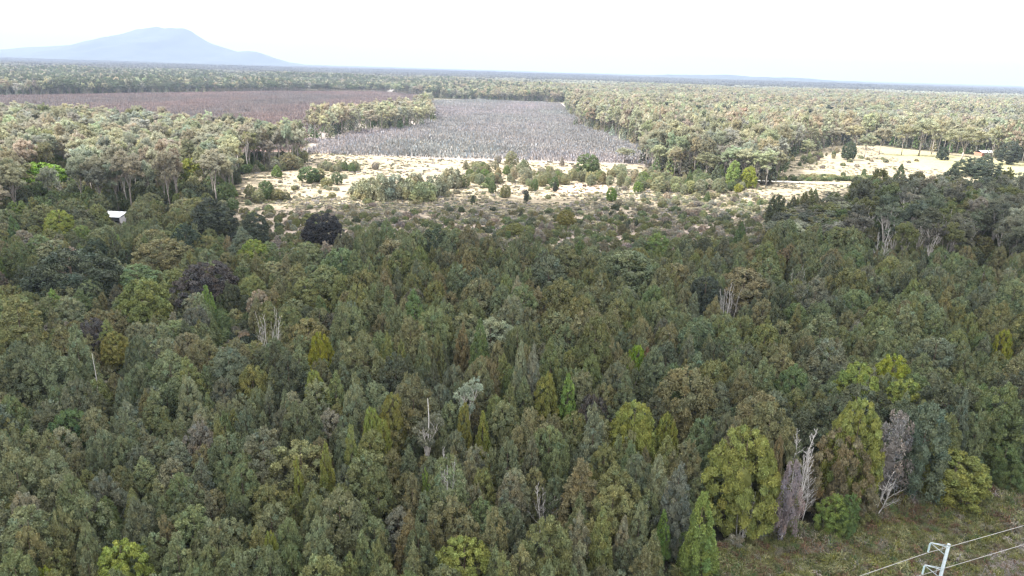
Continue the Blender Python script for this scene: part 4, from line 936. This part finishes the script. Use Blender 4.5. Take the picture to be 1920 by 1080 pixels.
# ------------------------------------------------------------------ turn the list into objects
for T in TREES:
    T['z'] = float(terrain(T['x'], T['y'])) - .05
    T['v'] = int(rng.integers(0, len(FAM[T['fam']])))
for (x, y, r0) in acc:
    dd = math.hypot(x, y); f = 'gum' if dd < 560 else 'lowgum'
    big = vnoise(x, y, 260, 31)
    c = choose([('gum', 4), ('gumgrey', 1 + 5 * (big < .42)), ('gumwarm', .5 + 5 * (big > .6)), ('bushy', .6), ('dark', .1)])
    if y > 1100 and rw.random() < .85 * min(1, max(0, (60 - x / y * 1280 + 120 * big) / 400)): c = choose([('teal', 2), ('blue', 1.5), ('gumgrey', .5)])  # far-left trees tinted darker and bluer, carrying on the painted cloud shade
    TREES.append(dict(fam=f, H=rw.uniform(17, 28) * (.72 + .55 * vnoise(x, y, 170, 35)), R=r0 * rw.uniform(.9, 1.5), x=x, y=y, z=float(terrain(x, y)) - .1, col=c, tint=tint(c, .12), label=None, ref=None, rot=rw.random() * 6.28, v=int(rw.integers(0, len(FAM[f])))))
for (x, y, r0) in acc[np.hypot(acc[:, 0], acc[:, 1]) < 1500]:
    a = rw.random() * 6.28; x += math.cos(a) * r0 * 1.05; y += math.sin(a) * r0 * 1.05; c = choose([('gumgrey', 2), ('bushy', 2), ('green', 2), ('dark', 1.6), ('moss', 1)]); H = rw.uniform(6, 15)
    TREES.append(dict(fam='lowcone', H=H, R=rw.uniform(2.6, 4.2), x=x, y=y, z=float(terrain(x, y)) - .1, col=c, tint=tint(c, .12), label=None, ref=None, rot=rw.random() * 6.28, v=int(rw.integers(0, 2)), under=True))
A = np.array([(T['x'], T['y'], T['z'] + T['H'] * .8) for T in TREES]); tpx, tpy, tdp = project(A)
TP = np.array([project([(T['x'], T['y'], T['z'] + T['H'])])[1][0] for T in TREES])
size = np.array([T['R'] for T in TREES]) / np.maximum(tdp, 1)
vis = (tdp > 0) & (tpx > -20) & (tpx < 1940) & (TP < 1075) & (tpy > 100)
for i, T in enumerate(TREES): T['px'] = tpx[i]; T['py'] = tpy[i]; T['s'] = size[i]; T['vis'] = bool(vis[i]); T['d'] = tdp[i]
chosen = set()
for kd in ('evergreen_tree', 'bushy_tree', 'gum_tree', 'shrub', 'wattle_tree'):
    ids = [i for i, T in enumerate(TREES) if KIND[T['fam']][0] == kd and T['vis'] and not T.get('under')]
    ids.sort(key=lambda i: (TREES[i]['label'] is None, -TREES[i]['s'])); chosen |= set(ids[:298])
# labels: by look and by the nearest tree that has a name of its own
LM = [T for T in TREES if T.get('ref') and T['vis']]
for (a, b, ref) in ((214, 402, "the white shed"), (1665, 450, "the white forked dead gum"), (106, 330, "the pale dead tree"), (1372, 560, "the bleached stems"), (1500, 515, "the pale dead stems"), (1845, 285, "the brick farmhouse"), (1870, 520, "the crooked dead branches"),
                    (735, 174, "the far curving road"), (560, 270, "the grey plantation corner"), (330, 150, "the red-brown plantation"), (1560, 342, "the pale farm track")):
    LM.append(dict(px=a, py=b, ref=ref)); LP = np.array([(T['px'], T['py']) for T in LM])
ORD = ['nearest', 'second', 'third', 'fourth', 'fifth', 'sixth', 'seventh', 'eighth', 'ninth', 'tenth', 'eleventh', 'twelfth', 'thirteenth', 'fourteenth', 'fifteenth', 'sixteenth', 'seventeenth', 'eighteenth', 'nineteenth', 'twentieth']
buckets = {}
for i in chosen:
    T = TREES[i]
    if T['label']: continue
    dx = T['px'] - LP[:, 0]; dy = T['py'] - LP[:, 1]; dd = np.hypot(dx, dy * 1.3); j = int(np.argmin(dd))
    side = ('right of' if dx[j] > 0 else 'left of') if abs(dx[j]) > abs(dy[j]) * 1.1 else ('behind' if dy[j] < 0 else 'in front of')
    buckets.setdefault((j, side, KIND[T['fam']][2], T['col']), []).append((dd[j], i))
GROUPN = {'evergreen_tree': 'evergreen trees of the shaded forest', 'bushy_tree': 'rounded trees of the forest and clearing', 'gum_tree': 'gum trees', 'shrub': 'shrubs of the clearing and forest edge', 'wattle_tree': 'yellow green wattles'}
for (j, side, what, col), lst in buckets.items():
    lst.sort()
    for k, (_, i) in enumerate(lst):
        o = '' if len(lst) == 1 else ORD[min(k, 19)] + ' '
        TREES[i]['label'] = f"{o}{WORDS[col]} {what} {side} {LM[j]['ref']}"
used = {}
for i in sorted(chosen, key=lambda i: -TREES[i]['s']):
    used.setdefault(TREES[i]['label'], []).append(i)
for lab, ids in used.items():
    if len(ids) > 1: print("shared label", len(ids), lab)

def make_tree(T):
    P = FAM[T['fam']][T['v']]; nm, cat, _ = KIND[T['fam']]
    e = bpy.data.objects.new(nm, None); COL.objects.link(e)
    e.location = (T['x'], T['y'], T['z']); e.rotation_euler = (0, 0, T['rot']); s = T['R'] / P['R']; e.scale = (s, s, T['H'] / P['H'])
    tag(e, T['label'], cat, GROUPN[nm])
    c = bpy.data.objects.new("crown", P['crown']); COL.objects.link(c); c.parent = e; c["tint"] = [float(v) for v in T['tint']]
    k = bpy.data.objects.new("trunk", P['trunk']); COL.objects.link(k); k.parent = e
for i in sorted(chosen): make_tree(TREES[i])

fams = list(FAM); index = {}; items = []
for f in fams:
    for k, P in enumerate(FAM[f]): index[(f, k)] = len(items); items.append([P['crown'], P['trunk']])
PC = proto_collection("tree_shapes", items)
def scatter_trees(name, ts, label):
    if not ts: return
    o = scatter(name, [(T['x'], T['y'], T['z']) for T in ts], [(T['R'] / FAM[T['fam']][T['v']]['R'],) * 2 + (T['H'] / FAM[T['fam']][T['v']]['H'],) for T in ts],
                np.array([T['rot'] for T in ts]), [T['tint'] for T in ts], [index[(T['fam'], T['v'])] for T in ts], PC)
    tag(o, label, kind='stuff')
rest = [T for i, T in enumerate(TREES) if i not in chosen]
near_rest = [T for T in rest if T['fam'] not in ('gum', 'baregum', 'lowgum', 'shrub') and not T.get('under')]
print("individuals", len(chosen), "rest", len(rest), "near rest", len(near_rest))
scatter_trees("forest", near_rest, "dense shaded forest of small evergreen and rounded trees")
scatter_trees("undergrowth", [T for T in rest if T['fam'] == 'shrub'], "low shrubs filling the gaps of the forest edge")
scatter_trees("woods", [T for T in rest if T['fam'] in ('gum', 'baregum', 'lowgum') or T.get('under')], "sunlit gum woodland stretching back across the plain")

# far woodland out to the skyline, in patches
pts = []; 
def ring(y0, y1, cell, kx=.95):
    out = []; y = y0
    while y < y1:
        w = kx * y; nx_ = int(2 * w / cell) + 1
        out.append(np.column_stack([-w + (np.arange(nx_) + rw.random(nx_) * .6) * cell, y + rw.random(nx_) * cell * .6])); y += cell
    return np.vstack(out)
a1 = ring(2470, 8500, 58); a2 = ring(8500, 20000, 150)
allp = np.vstack([a1, a2]); sc = np.concatenate([np.ones(len(a1)), np.full(len(a2), 2.2)])
gxp, gyp, d = project(np.column_stack([allp, np.zeros(len(allp))]))
ok = ~in_poly(gxp, gyp, PURPLE)
ok &= ~((np.abs(allp[:, 1] - 9000) < 2000) & (gxp < 560) & (fbm(allp[:, 0], allp[:, 1], 300, 4, 1) < .0))
allp, sc = allp[ok], sc[ok]; n = len(allp); print("patches", n)
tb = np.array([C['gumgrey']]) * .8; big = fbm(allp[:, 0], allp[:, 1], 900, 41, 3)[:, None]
tt = tb * (.65 + .7 * big) * (1 + .08 * rw.standard_normal((n, 1))); cloud_shade = (allp[:, 1] > 2900)[:, None]; tt = np.where(cloud_shade, tt * .34, tt); tt = np.where(~cloud_shade, tt * (1 - .4 * np.clip((60 - allp[:, :1] / allp[:, 1:2] * 1280 + 120 * big) / 400, 0, 1)), tt)  # far and left patches darkened: cloud shade put into the tint
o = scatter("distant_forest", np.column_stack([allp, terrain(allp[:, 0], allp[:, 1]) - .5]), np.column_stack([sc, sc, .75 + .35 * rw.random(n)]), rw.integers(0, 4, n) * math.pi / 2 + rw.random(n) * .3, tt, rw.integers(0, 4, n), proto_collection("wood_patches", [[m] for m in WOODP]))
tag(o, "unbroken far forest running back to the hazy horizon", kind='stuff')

# young plantations
def plantation(name, poly, c1, c2, label, H=1.0, seed=1):
    q = np.array([ground(max(a, -500), b)[:2] for a, b in poly]); lo, hi = q.min(0), q.max(0); hi[1] = min(hi[1], 2600); lo[0] = max(lo[0], -2200)
    xs_ = np.arange(lo[0], hi[0], 23.0); ys_ = np.arange(lo[1], hi[1], 23.0); XX, YY = np.meshgrid(xs_, ys_); XX = XX.ravel(); YY = YY.ravel()
    a, b, d = project(np.column_stack([XX, YY, np.zeros(len(XX))]))
    ok = in_poly(a, b, poly) & ~in_poly(a, b, GUML) & ~in_poly(a, b, COPSE) & (a > -350) & (d > 0); XX, YY = XX[ok], YY[ok]; n = len(XX); r = np.random.default_rng(seed)
    k = fbm(XX, YY * .6, 110, 60 + seed, 4)[:, None]; k = np.clip((k - .3) * 2.5, 0, 1)
    tt = np.array([c1]) * (1 - k) + np.array([c2]) * k; tt = tt * (1 + .07 * r.standard_normal((n, 1)))
    o = scatter(name, np.column_stack([XX, YY, terrain(XX, YY)]), np.column_stack([np.ones(n), np.ones(n), H * (.8 + .4 * r.random(n))]), r.integers(0, 4, n) * math.pi / 2 + r.normal(0, .2, n), tt, r.integers(0, 3, n), YP)
    tag(o, label, kind='stuff'); print(name, n)
YP = proto_collection("young_patches", [[m] for m in YOUNGP])
plantation("plantation_saplings", PURPLE, (.205, .155, .145), (.160, .142, .136), "young reddish purple plantation saplings beyond the gum forest", 1.15, 1)
plantation("plantation_saplings", GREY, (.255, .232, .240), (.205, .212, .205), "young grey plantation saplings in the middle field", 1.0, 2)

# sedge on the slope, heath over the clearings
rs = np.random.default_rng(9)
def scatter_simple(name, poly, n, smin, smax, cols, meshes, label, box=None, squash=(.8, 1.2), dens=None):
    q = np.array([ground(a, b)[:2] for a, b in (box or poly)]); lo, hi = q.min(0), q.max(0)
    x = rs.uniform(lo[0], hi[0], n); y = rs.uniform(lo[1], hi[1], n); a, b, d = project(np.column_stack([x, y, np.zeros(n)]))
    ok = in_poly(a, b, poly) & (d > 0) & (a > -250) & (a < 2250)
    if dens is not None: ok &= rs.random(n) < dens(x, y, a, b)
    x, y = x[ok], y[ok]; n = len(x); s = rs.uniform(smin, smax, n) * (.45 + 1.1 * fbm(x, y, 5, 71, 2)); w = np.array([c[1] for c in cols], float); w /= w.sum()
    f = fbm(x, y, 5, 72, 3); f = (np.argsort(np.argsort(f)) / max(1, n) + rs.normal(0, .22, n)) % 1.0; ci = np.clip(np.searchsorted(np.cumsum(w), f), 0, len(cols) - 1)
    tt = np.array([C[c[0]] for c in cols])[ci] * (1 + .16 * rs.standard_normal((n, 1)))
    o = scatter(name, np.column_stack([x, y, terrain(x, y) - .03]), np.column_stack([s, s, s * rs.uniform(*squash, n)]), rs.random(n) * 6.28, np.clip(tt, .01, .6), rs.integers(0, len(meshes), n), proto_collection(name + "_shapes", [[m] for m in meshes]))
    tag(o, label, kind='stuff'); print(name, n)
scatter_simple("grass", GRASS, 52000, .9, 2.2, [('moss', 1.6), ('olive', 2.6), ('green', 1.2), ('heath', 1.2), ('rustsedge', 1.8), ('brown', 1.8), ('mustard', 2), ('lavender', .12)], TUFTS, "tussocks of green, ochre and rusty sedge on the slope by the power line", box=[(1100, 1250), (2300, 1250), (2300, 860), (1100, 860)])
scatter_simple("dead_bracken", [(1850, 1062), (1930, 1018), (2100, 990), (2100, 1200), (1800, 1200), (1830, 1090)], 9000, .9, 2.0, [("lavender", 5), ("heath", 2)], TUFTS, "pale grey dead bracken at the foot of the slope", box=[(1780, 1200), (2110, 1200), (2110, 980), (1780, 980)])
scatter_simple("low_heath_vegetation", CLEAR, 110000, .5, 1.4, [('heath', 4), ('straw', 4), ('lavender', 1.2), ('grey', .5), ('brown', .6), ('moss', .8)], HEATH, "low brownish heath scattered over the clearing", squash=(.5, 1.0),
               dens=lambda x, y, a, b: np.clip((b - 352) / 45, .12, 1) * np.clip((fbm(x, y, 22, 80, 3) - .36) * 5, .1, 1))
scatter_simple("low_heath_vegetation", RCLEAR, 26000, .5, 1.4, [('heath', 3), ('straw', 4), ('moss', 1)], HEATH, "low dry heath scattered over the farm clearing", squash=(.4, .8),
               dens=lambda x, y, a, b: .35 * np.clip((fbm(x, y, 30, 81, 3) - .42) * 5, .0, 1) * ~in_poly(a, b, PADDOCK))
scatter_simple("understorey", [(-300, 1400), (-300, 420), (430, 420), (440, 500), (1430, 500), (2200, 520), (2200, 830), (1920, 890), (1560, 992), (1290, 1062), (1200, 1400)], 26000, .8, 2.2, [('heath', 2), ('brown', 2), ('olive', 2), ('grey', 2), ('moss', .6), ('dark', 1)], HEATH, "low bushes growing between the forest trees", box=[(-300, 1300), (2200, 1300), (2200, 430), (-300, 430)], squash=(.7, 1.6))

# ------------------------------------------------------------------ dead trees
for (a, b, kd, H, k, lab) in DEADS:
    p = ground(a, b, H); me = DEAD[kd][int(rng.integers(0, len(DEAD[kd])))]; h0 = 7 if kd == 'broken' else 12
    e = bpy.data.objects.new("dead_tree", me); COL.objects.link(e); e.location = (p[0], p[1], float(terrain(p[0], p[1]))); s = H / h0; e.scale = (s * k, s * k, s); e.rotation_euler = (0, 0, rng.random() * 6.28)
    tag(e, lab, 'dead tree', 'bleached dead trees')

# ------------------------------------------------------------------ power pole and lines
STEEL = rough_material("galvanised_steel", (.25, .30, .32), (.36, .41, .43), 3, .5, spec=.5, metal=.15)
CERAM = rough_material("glass_insulator", (.24, .33, .34), (.34, .43, .44), 5, .2, spec=.6)
WIRE = rough_material("aluminium_wire", (.22, .215, .20), (.30, .29, .28), 2, .6)
ZT = 22.0
base = ground(1779, 1022, ZT); tip = ground(1743, 1017, ZT - .15); arm = (tip - base)[:2]; L1 = 1.15; arm = arm / np.linalg.norm(arm)
gz = float(terrain(base[0], base[1])); pole = bpy.data.objects.new("power_pole", None); COL.objects.link(pole); pole.location = (base[0], base[1], gz)
tag(pole, "pale steel power pole with bracket arms on the grassy slope", 'power pole')
def rel(p): return np.array(p) - np.array([base[0], base[1], gz])
g = Geo(); g.tube([[0, 0, -.3], [0, 0, ZT / 2], [0, 0, ZT - .02 - gz]], [.21, .165, .125], 14); link("shaft", g.mesh("pole_shaft", STEEL, True), pole)
g = Geo(); g.tube([[0, 0, ZT - .02 - gz], [0, 0, ZT + .1 - gz]], [.14, .12], 14); link("cap", g.mesh("pole_cap", STEEL, True), pole)
wires = []
d3 = np.array([arm[0], arm[1], 0]); side = np.array([-arm[1], arm[0], 0])
for k, (zz, sgn) in enumerate(((ZT - .15, 1), (ZT - 2.5, 1), (ZT - 3.3, -1), (ZT - 4.9, 1))):
    zz -= gz; u = d3 * sgn; tipp = u * (L1 + .22) + np.array([0, 0, zz])
    ca = bpy.data.objects.new("crossarm", None); COL.objects.link(ca); ca.parent = pole
    for s_, dz in ((.17, 0), (-.17, 0)):
        g = Geo(); g.tube([side * s_ * .7 + u * .07 + [0, 0, zz + dz], tipp + side * s_ * .15], [.032, .028], 6); link("strut", g.mesh("arm_strut", STEEL), ca)
    g = Geo(); g.tube([u * .07 + np.array([0, 0, zz - .9]), tipp - [0, 0, .03]], [.042, .036], 6); link("brace", g.mesh("arm_brace", STEEL), ca)
    g = Geo(); g.tube([u * .4 + np.array([0, 0, zz]), u * .4 + np.array([0, 0, zz - .65])], [.02, .02], 5); link("brace", g.mesh("arm_tie", STEEL), ca)
    ins = Geo(); zz0 = tipp[2]; prof = []
    for j in range(8): prof += [(zz0 - .1 - j * .115, .03), (zz0 - .13 - j * .115, .085), (zz0 - .16 - j * .115, .08), (zz0 - .18 - j * .115, .03)]
    ins.tube([[tipp[0], tipp[1], z_] for z_, _ in prof], [r_ for _, r_ in prof], 9); link("insulator", ins.mesh("insulator", CERAM), pole)
    wires.append((np.array([tipp[0] + base[0], tipp[1] + base[1], zz0 - 1.06 + gz]), sgn))
# direction of the line from the photograph
wa = ground(1630, 1080, ZT - 1.2); wb = ground(1920, 988, ZT - 1.2); dirw = (wb - wa)[:2]; dirw /= np.linalg.norm(dirw)
for k, (w, sgn) in enumerate(wires):
    if k >= 2: continue
    s = np.linspace(-70, 160, 80); sag = np.where(s < 0, ((-s) / 110) ** 2 * 3 - (-s) / 110 * 3.2, (s / 160) ** 2 * 5 - s / 160 * 5)
    pts = np.column_stack([w[0] + dirw[0] * s, w[1] + dirw[1] * s, w[2] + sag]); g = Geo(); g.tube(pts, .027, 5)
    o = link("power_line", g.mesh("power_line", WIRE, True)); tag(o, ["upper left conductor wire hung from the top arm of the pole", "lower left conductor wire hung from the second arm of the pole", "conductor wire on the far side arm of the pole"][k], 'power line', 'wires of the power line')

# ------------------------------------------------------------------ shed and farmhouse
ROOFM = rough_material("white_metal_roof", (.40, .42, .44), (.55, .56, .57), 1.5, .4, spec=.5)
WALLM = rough_material("pale_wall", (.55, .53, .56), (.66, .64, .66), 1.2, .8)
BRICKM = rough_material("red_brick", (.30, .13, .09), (.42, .20, .14), 2.0, .9)
GLASSM = rough_material("dark_glass", (.03, .035, .04), (.05, .055, .06), 1.0, .1, spec=.7)
def building(name, label, cat, px_, py_, w, dpt, h, rz, wall, open_front=False, rise=.8, zbase=0):
    p = ground(px_, py_, 0); z0 = float(terrain(p[0], p[1])) + zbase; e = bpy.data.objects.new(name, None); COL.objects.link(e); e.location = (p[0], p[1], z0); e.rotation_euler = (0, 0, rz); tag(e, label, cat)
    for (c, d) in (((0, dpt / 2, h / 2), (w, .12, h)), ((-w / 2, 0, h / 2), (.12, dpt - .13, h)), ((w / 2, 0, h / 2), (.12, dpt - .13, h))):
        g = Geo(); g.box(c, d); link("wall", g.mesh("wall", wall), e)
    g = Geo()
    if open_front:
        for x_ in (-w * .18, w * .2): g.box((x_, -dpt / 2, h / 2), (.14, .14, h - .02))
        link("post", g.mesh("post", wall), e)
        g = Geo(); g.box((-w * .33, -dpt / 2 + .01, h / 2), (w * .3, .1, h - .04))
    else: g.box((0, -dpt / 2, h / 2), (w, .12, h))
    link("wall", g.mesh("wall", wall), e)
    for x_ in ((-w * .33,) if open_front else (-w * .3, w * .28)):
        g = Geo(); g.box((x_, -dpt / 2 - .07, h * .58), (w * .11, .05, h * .3)); wnd = link("window", g.mesh("window_glass", GLASSM), e)
        g = Geo()
        for c, d in (((x_, -dpt / 2 - .09, h * .74), (w * .13, .06, .08)), ((x_, -dpt / 2 - .09, h * .42), (w * .13, .06, .08))): g.box(c, d)
        link("frame", g.mesh("window_frame", ROOFM), wnd)
    g = Geo(); g.box((w * .02, -dpt / 2 - .07, h * .42), (.9, .05, h * .8)); 
    if not open_front: link("door", g.mesh("door", GLASSM), e)
    # corrugated skillion or gable roof
    g = Geo(); n = int(w / .38); xs_ = np.linspace(-w / 2 - .3, w / 2 + .3, n * 2 + 1); zc = .04 * (np.arange(n * 2 + 1) % 2)
    ys_ = (-dpt / 2 - .45, 0, dpt / 2 + .35); zr = (h + .05, h + rise, h + .1) if not open_front else (h + .1, h + rise * .5, h + rise)
    v = np.concatenate([np.column_stack([xs_, np.full(len(xs_), yv), zc + zv]) for yv, zv in zip(ys_, zr)]); v = np.vstack([v, v - [0, 0, .05]]); m_ = len(xs_); q = []
    for lay in (0, 3):
        for r2 in range(2):
            for c in range(m_ - 1): q.append([(lay + r2) * m_ + c, (lay + r2) * m_ + c + 1, (lay + r2 + 1) * m_ + c + 1, (lay + r2 + 1) * m_ + c])
    g.add(v, None, q); link("roof", g.mesh("roof", ROOFM), e)
    return e
building("shed", "small white metal-roofed shed at the edge of the trees", 'shed', 215, 416, 7.2, 4.5, 2.6, R_(-4), WALLM, True, 1.3)
building("farmhouse", "red brick farmhouse with pale roof half hidden by trees", 'farmhouse', 1845, 292, 13, 8, 3.0, R_(12), BRICKM, False, 1.8)
building("shed", "tiny white outbuilding glimpsed beside the brick farmhouse", 'shed', 1826, 284, 5, 4, 2.6, R_(5), WALLM, False, 1.0)
